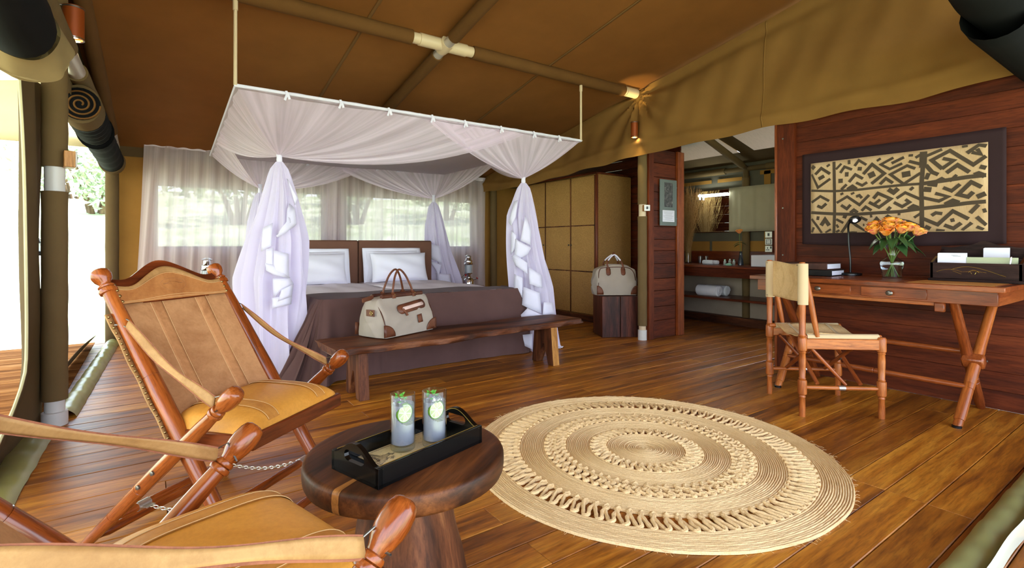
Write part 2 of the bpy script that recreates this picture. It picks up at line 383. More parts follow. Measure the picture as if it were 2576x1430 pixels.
# right wall of horizontal mahogany boards
WR = struct('wall_right')
bz = 0.0; BH = .1135; i = 0
while bz < 2.12:
    for y0, y1 in ((-.6, 2.035),):
        d = random.uniform(-.0012, .0012)
        MB().box((XR+.012+d, (y0+y1)/2, bz+BH/2), (.022, y1-y0-.003, BH-.0014), ch=.0009).build('board', M['redwall_y'], WR, smooth=False)
    bz += BH; i += 1
MB().box((XR+.035, .72, 1.06), (.03, 2.63, 2.12)).build('backing', M['redwall_z'], WR, smooth=False)
MB().box((XR-.005, 2.08, 1.06), (.05, .14, 2.12), ch=.004).build('jamb_board', M['redwall_z'], WR)
MB().box((XR+.012, 2.158, 1.06), (.09, .022, 2.12), ch=.004).build('jamb_edge', M['desk_z'], WR)
for z in (.25, .92, 1.3, 1.86): MB().lathe([(.007, 0), (.006, .004), (0, .005)], (XR-.031, 2.1, z), 10, RY(-PI/2)).build('screw_head', M['iron'], WR)
# panel wall at the end of the wardrobe alcove
WP = struct('wall_panel')
PY = 3.56
z = 0
for h in (.19, .15, .17, .13, .16, .14, .12, .14, .17, .20, .16, .15, .15):
    if z+h > 2.03: h = 2.03-z
    if h < .02: break
    MB().box((4.545, PY+.012, z+h/2), (.40, .024, h-.004), ch=.002).build('board', M['redwall_x'], WP, smooth=False); z += h
MB().box((4.302, PY+.0, 1.015), (.085, .05, 2.03), ch=.004).build('stile', M['redwall_z'], WP)
MB().box((4.80, PY+.0, 1.015), (.115, .05, 2.03), ch=.004).build('stile', M['desk_z'], WP)
MB().box((4.57, PY+.06, 1.015), (.6, .06, 2.0)).build('backing', M['redwall_z'], WP, smooth=False)
# alcove behind the wardrobe
WA = struct('wall_alcove')
for k in range(20): MB().box((5.33, 5.33, .06+k*.12), (.024, 2.8, .116), ch=.002).build('board', M['redwall_y'], WA, smooth=False)
# bathroom shell
WBATH = struct('wall_bathroom')
MB().grid(lambda u, v: V((6.08, lerp(2.1, 4.9, u), lerp(0, 2.12, v))), 10, 6).build('canvas_sheet', M['greycanvas'], WBATH)
for y0, y1, z0, z1 in ((2.3, 3.12, .92, 1.045), (3.2, 3.98, .92, 1.05), (4.02, 4.6, .92, 1.05), (3.56, 3.9, 1.815, 1.86), (3.99, 4.6, 1.815, 1.86), (2.3, 3.33, 1.86, 1.91), (3.2, 3.28, 1.05, 1.9), (3.46, 3.53, 1.6, 1.86)):
    MB().box((6.066, (y0+y1)/2, (z0+z1)/2), (.008, y1-y0, z1-z0)).build('ochre_band', M['yellow'], WBATH, smooth=False)
MB().grid(lambda u, v: V((lerp(5.36, 6.1, u), 4.92, lerp(0, 2.2, v))), 6, 6).build('canvas_sheet', M['greycanvas'], WBATH)
MB().grid(lambda u, v: V((lerp(4.25, 6.1, u), .9, lerp(0, 2.5, v))), 6, 6).build('canvas_sheet', M['greycanvas'], WBATH)
CB = struct('ceiling_bathroom')
bathz = lambda x: 1.97+.25*(6.1-x)
gauze, nt, n, l, p = newmat('grey gauze roof screen'); vec = coords(nt, (1, 14, 1)); l.new(ramp(nt, noise(nt, vec, 14, 4, .7), [(.3, S(96, 90, 78)), (.7, S(166, 160, 144))]), p.inputs['Base Color']); p.inputs['Roughness'].default_value = .9
tr = n.new('ShaderNodeBsdfTranslucent'); tr.inputs[0].default_value = S(214, 206, 184); ms = n.new('ShaderNodeMixShader'); ms.inputs[0].default_value = .55
l.new(p.outputs[0], ms.inputs[1]); l.new(tr.outputs[0], ms.inputs[2]); l.new(ms.outputs[0], n['Material Output'].inputs[0])
MB().grid(lambda u, v: V((lerp(4.27, 5.78, u), lerp(3.42, 4.95, v), bathz(lerp(4.27, 5.78, u))+.06)), 8, 8).build('gauze_panel', gauze, CB)
MB().grid(lambda u, v: V((lerp(4.27, 5.78, u), lerp(1.2, 3.24, v), bathz(lerp(4.27, 5.78, u))+.06)), 8, 8).build('gauze_panel', gauze, CB)
MB().grid(lambda u, v: V((lerp(5.76, 6.14, u), lerp(.9, 4.95, v), bathz(lerp(5.76, 6.14, u))+.055)), 4, 8).build('canvas_edge', M['brownflap'], CB)
MB().grid(lambda u, v: V((lerp(4.27, 5.78, u), lerp(3.24, 3.42, v), bathz(lerp(4.27, 5.78, u))+.062)), 8, 2).build('canvas_edge', M['brownflap'], CB)
MB().grid(lambda u, v: V((lerp(4.27, 5.40, u), lerp(3.66, 6.78, v), 2.30-.06*u)), 4, 4).build('alcove_canvas', M['brownflap'], CB)

# ---- poles of the tent frame
def pole(label, p0, p1, r, sleeves=(), fits=(), name='tent_pole', mid=None, sl='sleeve'):
    t = thing(name, label, 'tent pole', p0); p0 = V(p0); p1 = V(p1); L = (p1-p0).length; q = qdir(p1-p0)
    MB().lathe([(r*.9, 0), (r*.9, L)], n=20).build('tube', mid or M['steel'], t, rot=q)
    for a, b_ in sleeves:
        N = 10
        MB().lathe([(r*1.14+.0015*math.sin(i*2.7), lerp(a, b_, i/N)*L) for i in range(N+1)], n=20).build('sleeve', M[sl], t, rot=q)
    for a, b_, rr_ in fits:
        MB().lathe([(rr_, a*L), (rr_, b_*L)], n=20).build('fitting', M['cream_fit'] if rr_ > 0 else M['steel'], t, rot=q)
    return t
# left middle post
t = pole('thick left side post in olive canvas sleeves beside the open doorway', (-.437, 3.78, 0), (-.437, 3.78, 2.62), .0505, ((.054, .495), (.547, .792), (.845, 1.0)), mid=M['white_fit'])
MB().lathe([(.058, 0), (.058, .075), (.05, .078)], n=20).build('foot_collar', M['white_fit'], t)
# right middle post
t = pole('slim olive sleeved post between the block and the red panel wall', (4.235, 3.6, 0), (4.235, 3.6, 2.62), .043, ((.057, .497), (.545, 1.0)), mid=M['cream_fit'])
MB().lathe([(.047, 0), (.047, .105), (.042, .107)], n=20).build('foot_collar', M['white_fit'], t)
# cross beam under the roof
t = pole('thick sleeved roof beam running across above the canopy bed', (-.43, 3.6, 2.58), (4.13, 3.6, 2.58), .047, ((.0, .448), (.565, .958)), ((.462, .552, .049), (.965, 1.0, .049)), 'roof_beam', M['cream_fit'], 'roofdark')
MB().lathe([(.054, -.06), (.058, -.03), (.058, .03), (.054, .06)], n=18, rot=RX(PI/2-.19)).build('cross_coupling', M['cream_fit'], t, loc=(1.895+.43, 0, 0.0))
t = pole('sleeved ridge pole running front to back under the roof canvas', (1.895, .4, roofz(.4)-.055), (1.895, 6.65, roofz(6.65)-.055), .043, ((0, .488), (.532, 1),), name='ridge_pole', sl='roofdark')
# left eave and roof edge poles
t = pole('lower left eave pole with a bare steel coupling at the post', (-.43, .5, 2.06), (-.335, 6.62, 2.06), .052, ((0, .508), (.585, .93)), name='eave_pole')
t = pole('upper left roof edge pole sloping down to the back corner', (-.40, .4, roofz(.4)-.06), (-.30, 6.6, roofz(6.6)-.045), .043, ((0, .93),), name='roof_edge_pole', sl='roofdark')
t = pole('back eave pole above the long sheer curtains', (-.33, 6.62, 2.075), (4.4, 6.62, 2.0), .028, ((.16, 1.0),), name='back_eave_pole', mid=M['cream_fit'])
t = pole('back left corner post wrapped in brown canvas', (-.325, 6.62, 0), (-.325, 6.62, 2.08), .050, ((0, .955),), name='corner_post', sl='brownflap')
t = pole('back right dark sleeved post beside the bedside table', (4.32, 6.6, 0), (4.32, 6.6, 2.0), .045, ((0, 1),), name='corner_post')
t = pole('sloping bathroom roof pole above the linen panel', (4.3, 3.36, 2.42), (6.04, 3.49, 1.95), .036, ((0, .93),), name='bathroom_roof_pole', mid=M['brownflap'])
t = pole('bathroom wall post behind the mirror', (6.03, 3.49, 0), (6.03, 3.49, 1.93), .04, ((0, .95),), name='bathroom_post', mid=M['brownflap'])
t = pole('bathroom eave pole along the ochre banded wall', (6.03, 2.2, 1.95), (6.03, 4.9, 1.95), .035, ((0, .38), (.58, 1)), name='bathroom_eave_pole', mid=M['brownflap'])

# ---- valance of olive canvas hanging from the roof edge on the right
VX = 4.12
def vz(y):
    P = [(.0, 2.02), (.694, 2.0), (1.2, 1.962), (2.127, 1.966), (3.57, 1.926), (4.84, 1.845), (5.6, 1.80), (6.7, 1.8)]
    for (a, b_), (c, d_) in zip(P[:-1], P[1:]):
        if y <= c: return lerp(b_, d_, (y-a)/(c-a))
    return P[-1][1]
def vfn(u, v):
    y = lerp(.1, 6.7, u); z0 = vz(y)+.006*math.sin(y*9); z1 = roofz(y)-.01; z = lerp(z0, z1, v)
    w = .020*math.sin(v*PI)*math.sin(y*4.3+z*7)+.012*math.sin(y*11-z*13)*(1-v)+.006*math.sin(y*23+z*9)*math.sin(v*PI)
    dy = y-3.6; dz = z-2.56; rd = math.hypot(dy, dz); a = math.atan2(dz, dy)
    w += .030*math.sin(a*11)*math.exp(-rd*1.6)*min(1, rd*6)
    w += -.014*math.exp(-((z-z0-.11-.03*math.sin(y*2))/.03)**2)      # fold above the hem
    w += .02*math.exp(-((z-(z1-.09)-.05*(y-3.6)*.15)/.05)**2)*(1 if y < 3.5 else .3)
    return V((VX-.03*math.sin(v*PI)*.6+w+.05*v, y, z))
va = MB().grid(vfn, 260, 44).build('canvas_valance', M['valance'])
tag(va, 'wide wrinkled olive canvas valance above the desk and wardrobe', 'canvas')
MB().grid(lambda u, v: vfn(.323+.0022*u, v*.985+.005)+V((-.002, 0, 0)), 1, 60).build('seam', M['valance'], va, solid=.0015)

# ---- rolled side flaps
def roll(label, p0, p1, r, bands, end_r):
    p0 = V(p0); p1 = V(p1); t = thing('rolled_flap', label, 'rolled canvas', p0); L = (p1-p0).length; q = qdir(p1-p0)
    def prof(a, b_, rr_, nn=14): return [(rr_*(1+.05*math.sin(i*2.1+a*9)), lerp(a, b_, i/nn)*L) for i in range(nn+1)]
    for a, b_, m, rr_ in bands: MB().lathe(prof(a, b_, rr_), n=22, sx=.92, sy=1.08).build('roll_section', M[m], t, rot=q)
    # coiled end
    b = MB(); pts = []
    for k in range(90):
        an = k*.22; rr_ = r*.95*(1-k/100); pts.append(q @ V((rr_*math.cos(an), rr_*math.sin(an), -.010)))
    b.tube(pts, .0055, 6, flat=(1, 1)); b.build('coiled_end', M['roofdark'], t); MB().lathe([(r*.97, -.006), (0, -.008)], n=22, caps=False, rot=q.to_matrix()).build('end_disc', M['black'], t)
    return t
roll('near left rolled flap of black mesh with a tan ruffled end', (-.42, 2.76, 1.865), (-.44, .6, 1.93), .10, ((.0, 1.0, 'black', .118),), .1)
rt = bpy.data.objects['rolled_flap']
MB().grid(lambda u, v: V((.012*math.sin(u*2*PI*5)*v, 0, 0))+V((lerp(.122, .15, v)*math.cos(u*2*PI)*.95, lerp(.03, .15, v**.8)+.012*math.sin(u*2*PI*4), lerp(.122, .125, v)*math.sin(u*2*PI)-.055*v)), 64, 10, closed_u=True).build('tan_ruffle', M['tancanvas'], rt)
MB().grid(lambda u, v: V((.14*v*math.cos(u*2*PI)*.95, .15+.012*math.sin(u*2*PI*4)+.02*math.sin(v*9+u*12)-.02*(1-v),   .122*v*math.sin(u*2*PI)-.055)), 40, 6, closed_u=True).build('tan_end', M['tancanvas'], rt)
t2 = roll('far left rolled flap of black mesh tied with tan bands', (-.36, 4.15, 1.88), (-.315, 6.5, 1.83), .105, ((.0, .10, 'brownflap', .112), (.10, .33, 'black', .112), (.33, .36, 'black', .120), (.36, .93, 'black', .104), (.93, 1.0, 'brownflap', .112)), .1)
b = MB().grid(lambda u, v: V((xl(lerp(4.0, 6.6, u)), lerp(4.0, 6.6, u), lerp(1.93, 2.06, v))), 10, 3); o = b.build('hanging_flap', M['brownflap'], solid=.004); tag(o, 'brown canvas strip from which the far left roll hangs', 'canvas')
b = MB().grid(lambda u, v: V((-.435, lerp(.5, 2.95, u), lerp(1.95, 2.06, v))), 10, 3); o = b.build('hanging_flap', M['brownflap'], solid=.004); tag(o, 'brown canvas strip from which the near left roll hangs', 'canvas')
# front roll in the upper right
t = thing('rolled_flap', 'black rolled front flap hanging in the upper right', 'rolled canvas', (2.2, .6, 2.175))
MB().grid(lambda u, v: V((lerp(0, 2.0, v), (.16+.012*math.sin(v*17))*math.cos(u*2*PI), (.165+.014*math.sin(v*11+1))*math.sin(u*2*PI))), 24, 40, closed_u=True).build('roll_section', M['black'], t)
MB().grid(lambda u, v: V((lerp(.93, 2.0, v), .02+.13*math.cos(u*2*PI), -.12+.13*math.sin(u*2*PI)*(1 if v > .03 else .9))), 20, 20, closed_u=True).build('lower_bulge', M['black'], t)
# gathered door curtain left of the post
def dc(u, v):
    z = lerp(.0, 1.9, v); fl_ = max(0, (.42-z)/.42)**1.7
    y = lerp(3.33, 3.92, u); wav = .02*math.sin(u*9+z*2)*(1-fl_)
    return V((-.5+wav-.02*math.sin(u*PI)-.05*fl_*(1-u), y-fl_*.75*(1-u*.85)+.02*math.sin(z*5), z+.01))
dcur = MB().grid(dc, 16, 30).build('door_curtain', M['brownflap'], solid=.004); tag(dcur, 'brown canvas door flap hanging left of the thick post', 'canvas')
b = MB().tube([dc(0, v/30)+V((-.004, -.003, 0)) for v in range(31)], .007, 6); b.build('zip_edge', cloth('zip tape', S(196, 190, 150), .8), dcur)
# vinyl ground flaps: padded strips along the thresholds
def gflap(label, p0, p1, w, h, name='ground_flap', seed=0):
    p0 = V(p0); p1 = V(p1); d_ = (p1-p0); L = d_.length; d_.normalize(); nrm = V((d_.y, -d_.x, 0)); rg = random.Random(seed); ph = [rg.uniform(0, 6) for _ in range(6)]
    def fn(u, v):
        x = u*L; bul = math.sin(max(0, min(1, v))*PI)**.6
        wr = .35*math.sin(x*16+ph[0]+v*3)+.3*math.sin(x*31+ph[1]+v*5)+.2*math.sin(x*47+ph[2])
        return p0+d_*x+nrm*(w*(v-.5)*(1+.05*wr))+V((0, 0, .003+h*bul*(1+.22*wr)))
    o = MB().grid(fn, int(L*40), 12).build(name, M['vinyl']); return tag(o, label, 'ground flap')
gflap('shiny olive vinyl flap on the floor along the far doorway', (-.41, 3.88, 0), (-.32, 6.55, 0), .12, .045, seed=1)
gflap('olive vinyl flap on the floor left of the thick post', (-.54, 1.2, 0), (-.50, 3.68, 0), .17, .03, seed=2)
gflap('long olive vinyl flap on the floor at the front right', (1.2, .47, 0), (4.15, .485, 0), .10, .035, seed=3)
o = MB().grid(lambda u, v: V((lerp(1.2, 4.15, u), .405+.02*v, .012+.05*math.sin(v*PI)+.006*math.sin(u*40))), 60, 6).build('clear_vinyl_edge', plain('glossy clear vinyl', S(196, 196, 178), .12, coat=.5)); tag(o, 'glossy clear vinyl edge behind the front ground flap', 'ground flap')
# upright canvas behind the far ground flap
o = MB().grid(lambda u, v: V((xl(lerp(3.9, 6.5, u))-.11-.08*(1-v), lerp(3.9, 6.5, u), .005+v*(.10+.05*math.sin(u*PI)))), 30, 4).build('threshold_canvas', M['brownflap'], solid=.004); tag(o, 'low brown canvas threshold behind the shiny far floor flap', 'canvas')

# ---- greenery outside
leafm, nt, n, l, p = newmat('bush leaves'); oi = n.new('ShaderNodeObjectInfo'); vec = coords(nt); f = noise(nt, vec, 3, 3)
l.new(ramp(nt, f, [(.3, S(142, 160, 122)), (.7, S(200, 212, 174))]), p.inputs['Base Color']); p.inputs['Roughness'].default_value = .7
trunkm = wood('bush bark', S(60, 46, 32), S(90, 72, 52), S(120, 100, 76), 'z', 10, .9)
def bush(seed, nl=1300):
    rg = random.Random(seed); t = thing('bush', 'b', 'bush'); b = MB(); blobs = [(V((rg.uniform(-.9, .9), rg.uniform(-.9, .9), rg.uniform(.6, 1.7))), rg.uniform(.4, .75)) for _ in range(9)]
    for i in range(nl):
        c, r_ = rg.choice(blobs); d_ = V((rg.gauss(0, 1), rg.gauss(0, 1), rg.gauss(0, 1))); d_.normalize(); pnt = c+d_*r_*rg.uniform(.55, 1.05)
        q = V((rg.gauss(0, 1), rg.gauss(0, 1), rg.gauss(0, 1))).normalized(); w_ = q.orthogonal().normalized(); s_ = rg.uniform(.06, .13)
        b.add([pnt-q*s_, pnt+w_*s_*.5, pnt+q*s_, pnt-w_*s_*.5], [(0, 1, 2, 3)])
    b.build('foliage', leafm, t, smooth=False)
    b = MB()
    for k in range(4):
        an = k*1.6+seed; b.tube([(0, 0, -.4), (.25*math.cos(an), .25*math.sin(an), .5), (.6*math.cos(an), .6*math.sin(an), 1.2)], [.07, .05, .02], 7)
    b.build('stems', trunkm, t); return t
bushes = [bush(1), bush(2)]
spots = [(-5.6, 24.5, 1.35, 'broad bright green bush standing beyond the far doorway'), (-2.6, 27.5, 1.15, 'rounded green bush next to the doorway edge behind the lantern'), (-15.5, 22, 1.0, 'small far bush seen left of the door flap'),
         (-18.6, 22.5, 1.5, 'distant grey green bush at the outer left'), (-1.5, 22, 1.5, 'W'), (2.6, 20.5, 1.7, 'W'), (6.6, 20, 1.6, 'W'), (10.6, 20, 1.7, 'W'), (4.6, 28, 1.5, 'W'), (9.4, 28, 1.6, 'W')]
rg = random.Random(3)
for i, (x, y, s_, lab) in enumerate(spots):
    o = bushes[i] if i < 2 else dup(bushes[i % 2], (0, 0, 0))
    o.location = (x, y, gz(x, y)-.1); o.rotation_euler = (0, 0, rg.uniform(0, 6)); o.scale = (s_, s_, s_*rg.uniform(.85, 1.1))
    o['label'] = lab if lab != 'W' else 'green bush outside the back windows behind the sheer curtains'
    if lab == 'W': o['group'] = 'bushes behind the back windows'
# ================================================================ BED, CANOPY, CURTAINS
M['net'] = sheer('white mosquito net', S(246, 232, 248), .70, .5, 46, .20, .2)
M['netroof'] = sheer('white canopy ceiling cloth', S(222, 214, 222), .86, .45)
M['netdrape'] = sheer('gathered white net', S(234, 228, 246), .91, .40, 26, .08)
M['curtain'] = sheer('sheer grey beige curtain', S(234, 222, 224), .76, .5, 60, .16)
M['white'] = cloth('white cotton', S(236, 236, 246), .85, 600, .02, .1, 4)
M['hem'] = cloth('white net hem cotton', S(236, 234, 248), .85, 600, .02, .1, 4, .25)
M['sheet'] = cloth('white bed sheet', S(222, 214, 220), .85, 600, .03, .1, 4)
M['cover'] = cloth('brown bedspread wool', S(86, 62, 58), .95, 420, .10, .3, 4, sheen=.04)
M['headb'] = cloth('brown headboard upholstery', S(116, 82, 66), .9, 600, .05, .12, 6)
M['headside'] = cloth('dark headboard side', S(70, 48, 40), .9, 600)
FLc, FRc, BRc, BLc = V((.43, 3.6, 2.0)), V((3.36, 3.6, 2.0)), V((3.36, 6.36, 2.0)), V((.52, 6.38, 1.97))
can = thing('bed_canopy', 'white net canopy on a hanging frame over the big bed', 'canopy', (1.9, 5.0, 0))
off = V((-1.9, -5.0, 0))
b = MB(); b.tube([p+off for p in (FLc, FRc, BRc, BLc)], .011, 8, closed=True); b.build('frame', M['hem'], can)
for x in (.43, 3.355):
    b = MB().tube([V((x, 3.6, 2.0))+off, V((x, 3.6, 2.53))+off], .011, 10); b.build('hanging_rod', M['cream_fit'], can)
    b = MB().tube([V((x, 3.6, 2.47))+off, V((x, 3.6, 2.535))+off], .015, 10); b.build('rod_bracket', M['cream_fit'], can)
def quadlerp(u, v): return lerp(lerp(FLc, FRc, u), lerp(BLc, BRc, u), v)
b = MB().grid(lambda u, v: quadlerp(u, v)+off+V((0, 0, -.012-.09*math.sin(u*PI)*math.sin(v*PI)-.01*abs(math.sin(u*9)))), 24, 20, uv=True); b.build('ceiling_cloth', M['netroof'], can)
def fan(name, rail, T, sag0, sag1, seed, npl=34, amp=.022):
    rail = [V(p) for p in rail]; ln = [0]
    for a, c in zip(rail[:-1], rail[1:]): ln.append(ln[-1]+(c-a).length)
    def R(u):
        d_ = u*ln[-1]
        for i in range(len(rail)-1):
            if d_ <= ln[i+1]+1e-9: return rail[i].lerp(rail[i+1], (d_-ln[i])/(ln[i+1]-ln[i]))
        return rail[-1]
    rg = random.Random(seed); ph = [rg.uniform(0, 6) for _ in range(8)]; cen = (FLc+BRc)/2
    def fn(u, v):
        r_ = R(u)+V((0, 0, .006)); s_ = v; p = r_.lerp(T, s_)
        edge = abs(u-.5)*2; sg = lerp(.03, sag0 if u < .5 else sag1, edge**1.5)
        p.z -= sg*math.sin(s_*PI)**.9
        out = (r_+T)/2-cen; out.z = 0; out.normalize()
        k = math.sin(u*npl*2*PI/2+ph[0])+.6*math.sin(u*npl*1.73+ph[1])+.5*math.sin(u*npl*3.1+ph[2])
        p += out*amp*k*(s_*(1-s_)*1.8+.10*(1-s_))*.5
        p.z += .008*math.sin(u*70+ph[3])*(1-s_)
        return p+off
    return MB().grid(fn, 150, 18, uv=True).build(name, M['net'], can)
TL, TR, TBR, TBL = V((.78, 4.1, 1.66)), V((2.93, 3.95, 1.64)), V((3.0, 6.0, 1.60)), V((.95, 6.0, 1.60))
Lp = lambda a, b_, t: a.lerp(b_, t)
fan('net_swag', [Lp(FLc, FRc, .80), FLc, Lp(FLc, BLc, .74)], TL, .16, .06, 1)
fan('net_swag', [Lp(FRc, BRc, .62), FRc, Lp(FLc, FRc, .425)], TR, .05, .07, 2)
fan('net_swag', [Lp(BRc, FRc, .5), BRc, Lp(BRc, BLc, .56)], TBR, .06, .07, 3)
fan('net_swag', [Lp(BLc, BRc, .62), BLc, Lp(BLc, FLc, .55)], TBL, .10, .05, 4)
# little cloth bows that tie the net to the rails
for a, c, ts in ((FLc, FRc, (.10, .22, .34, .46, .56, .68, .8, .9)), (BLc, BRc, (.35, .5, .65, .75, .86)), (BRc, FRc, (.2, .4, .6, .8))):
    for t_ in ts:
        p = a.lerp(c, t_)+off; b = MB()
        b.tube([p+V((0, -.012, .012)), p+V((.004, -.018, -.012)), p+V((-.010, -.02, -.052))], .006, 5, flat=(1.4, .35)); b.tube([p+V((0, -.012, .01)), p+V((.012, -.018, -.015)), p+V((.02, -.02, -.042))], .006, 5, flat=(1.4, .35))
        b.build('tie_bow', M['hem'], can)
RV = V((.816, -.578, 0)); TC = V((-.578, -.816, 0))
def drape(T, prof, seed, patches, px0, sc, ppx=None):
    """prof: (z, radius, sideways shift); patches: cloth hems in (dx, z) on the room side of the gathered net"""
    rg = random.Random(seed); ph = [rg.uniform(0, 6) for _ in range(6)]
    def at(z):
        for (z0, r0, s0), (z1, r1, s1) in zip(prof[:-1], prof[1:]):
            if z >= z1: t = (z0-z)/(z0-z1); return lerp(r0, r1, t), lerp(s0, s1, t)
        return prof[-1][1:]
    def fn(u, v):
        z = lerp(prof[0][0], prof[-1][0], v); r_, sh = at(z); a = u*2*PI
        rr_ = r_*(1+.16*math.sin(a*9+ph[0]+z)+.10*math.sin(a*17+ph[1]-z*2)+.06*math.sin(a*5+z*6+ph[2]))
        return V((T.x, T.y, z))+RV*(sh+rr_*math.cos(a))+V((.578, .816, 0))*(rr_*.72*math.sin(a))+off
    MB().grid(fn, 84, 30, closed_u=True, uv=True).build('net_drape', M['netdrape'], can)
    b = MB().lathe([(.017, -.045), (.021, -.03), (.019, -.005), (.022, .01), (.018, .035), (.024, .05)], n=14); b.build('tie_band', M['hem'], can, loc=T+off)
    for pi_, poly in enumerate(patches):
        b = MB(); vs = []; m = len(poly)
        # corner fan with an inner ring so that the cloth can curl
        cx = sum(p[0] for p in poly)/m; cz = sum(p[1] for p in poly)/m
        def put(x, z, lift):
            r_, sh = at(max(z, prof[-1][0])); dx = max(-.97, min(.97, (x-sh)/max(r_, .03))); dpt = r_*.80*math.sqrt(1-dx*dx)+.035+.004*pi_
            return V((T.x, T.y, max(z, .006)))+RV*x+TC*(dpt+lift)+off
        ringp = []
        for i in range(m):
            x0, z0 = poly[i]; x1, z1 = poly[(i+1) % m]
            for k in range(3): t = k/3; ringp.append((lerp(x0, x1, t), lerp(z0, z1, t)))
        vs = [put(x, z, .003+.003*math.sin(i*.7+ph[3])) for i, (x, z) in enumerate(ringp)]
        vs += [put(lerp(x, cx, .5), lerp(z, cz, .5), .007+.003*math.sin(i*.6+ph[4])) for i, (x, z) in enumerate(ringp)]
        vs.append(put(cx, cz, .009)); N = len(ringp)
        fs = [(i, (i+1) % N, N+(i+1) % N, N+i) for i in range(N)]+[(N+i, N+(i+1) % N, 2*N) for i in range(N)]
        b.add(vs, fs); b.build('hem_ruffle', M['hem'], can, solid=.002)
def conv(pl, x0, y0, s, cx, m): return [[((x0+x*s-cx)*m, 1+(617-(y0+y*s))*m) for x, y in poly] for poly in pl]
pL = conv([[(712, 385), (725, 400), (830, 590), (803, 665)], [(755, 650), (800, 700), (825, 860), (760, 950), (690, 1005), (680, 985), (790, 855), (745, 720)], [(550, 910), (640, 855), (645, 1090), (550, 1145)], [(600, 1120), (660, 1105), (670, 1360), (605, 1330)], [(670, 1130), (785, 1170), (795, 1420), (670, 1370)]], 560, 360, .238, 703, .00296)
pL += conv([[(620, 40), (690, 60), (830, 200), (700, 165), (630, 120)], [(695, 200), (830, 205), (850, 265), (760, 330), (700, 400)], [(690, 400), (840, 380), (835, 478), (692, 512)], [(770, 320), (850, 270), (840, 400), (740, 440)]], 560, 650, .2308, 703, .00296)
drape(TL, [(1.62, .022, 0), (1.56, .06, 0), (1.4, .10, .0), (1.04, .185, -.02), (.75, .22, -.05), (.4, .21, -.05), (.01, .22, -.05)], 11, pL, 703, .00296)
pR = conv([[(205, 240), (232, 230), (215, 360), (180, 425), (160, 395)], [(285, 345), (330, 460), (325, 570), (250, 535)], [(180, 460), (220, 500), (205, 600), (178, 640)], [(240, 540), (330, 590), (300, 640), (205, 690), (210, 520)], [(310, 730), (405, 790), (410, 890), (315, 855)], [(205, 785), (265, 810), (265, 960), (200, 900)], [(270, 875), (390, 920), (405, 1075), (260, 1010)], [(420, 990), (490, 1000), (510, 1085), (410, 1090)], [(300, 1030), (420, 1085), (225, 1110)], [(185, 650), (215, 640), (300, 700), (300, 780), (210, 720)], [(235, 1230), (335, 1215), (335, 1330), (240, 1290)]], 1230, 430, .3286, 1320, .00383)
drape(TR, [(1.60, .022, 0), (1.54, .06, 0), (1.3, .12, -.02), (.95, .145, .02), (.6, .18, .07), (.35, .20, .08), (.01, .21, .1)], 12, pR, 1320, .00383)
pB = conv([[(1115, 290), (1190, 310), (1210, 420), (1120, 385)], [(1170, 480), (1260, 490), (1270, 555), (1180, 550)], [(1125, 400), (1205, 430), (1190, 500), (1160, 450)]], 650, 500, .3846, 1090, .0052)
drape(TBR, [(1.56, .022, 0), (1.5, .06, 0), (1.25, .11, .02), (.9, .14, .06), (.5, .19, .14), (.03, .2, .15)], 13, pB, 1090, .0052)
drape(TBL, [(1.56, .022, 0), (1.5, .06, 0), (1.25, .11, 0), (.9, .14, 0), (.5, .17, 0), (.03, .18, 0)], 14, [], 0, 1)
# trailing end of the net on the floor by the bench
b = MB().grid(lambda u, v: V((lerp(3.0, 3.24, u), lerp(3.86, 3.72, v), .012+.05*abs(math.sin(u*7+v*3))*(1-abs(v-.5)))), 12, 8); b.v = [tuple(V(q)+off) for q in b.v]; b.build('net_end', M['hem'], can, solid=.003)

# sheer curtains along the back wall
def curtain(label, x0, x1, lx, seed):
    t = thing('sheer_curtain', label, 'curtain', ((x0+x1)/2, 6.58, 0)); o_ = V((-(x0+x1)/2, -6.58, 0)); rg = random.Random(seed); ph = rg.uniform(0, 6)
    ztop = lambda x: 2.075-.0175*(x+.3)
    def fn(u, v):
        x = lerp(x0, x1, u)-lx*(1-u)*v; z = lerp(ztop(x)+.01, .02, v)
        return V((x+.01*math.sin(u*60+v*3), 6.575+.024*math.sin(u*95+ph+.6*math.sin(v*3))*(.6+.4*v)+.012*math.sin(u*37), z))+o_
    MB().grid(fn, 260, 14, uv=True).build('curtain_panel', M['curtain'], t)
    MB().grid(lambda u, v: V((lerp(x0, x1, u), 6.568+.014*math.sin(u*95+ph), ztop(lerp(x0, x1, u))+.022-.05*v))+o_, 200, 2).build('heading_tape', M['sheet'], t, solid=.003)
    return t
curtain('long sheer curtain over the left back window, left of the headboard split', -.06, 1.98, .10, 1)
curtain('long sheer curtain over the right back window, behind the lantern', 1.76, 4.16, 0, 2)

# bed
bed = thing('bed', 'wide double bed with white sheets and a twin brown headboard', 'bed', (1.93, 4.8, 0)); ob = V((-1.93, -4.8, 0))
for x in (1.03, 2.83):
    for y in (3.95, 5.6): bar('leg', .035, V((x, y, 0))+ob, V((x, y, .14))+ob, M['dark_z'], bed)
MB().box(V((1.93, 4.82, .23))+ob, (1.86, 1.92, .2), ch=.01).build('bed_base', M['headside'], bed)
for x0, x1 in ((1.0, 1.93), (1.935, 2.86)):
    MB().box(V(((x0+x1)/2, 4.82, .44))+ob, (x1-x0, 1.92, .23), ch=.03).build('mattress', M['sheet'], bed)
    MB().grid(lambda u, v: V((lerp(x0+.01, x1-.0, u), lerp(4.33, 5.77, v), .560+.018*math.sin(u*PI)**.5+.006*math.sin(v*13+u*5)+.004*math.sin(u*23)))+ob, 20, 16).build('top_sheet', M['sheet'], bed, solid=.012)
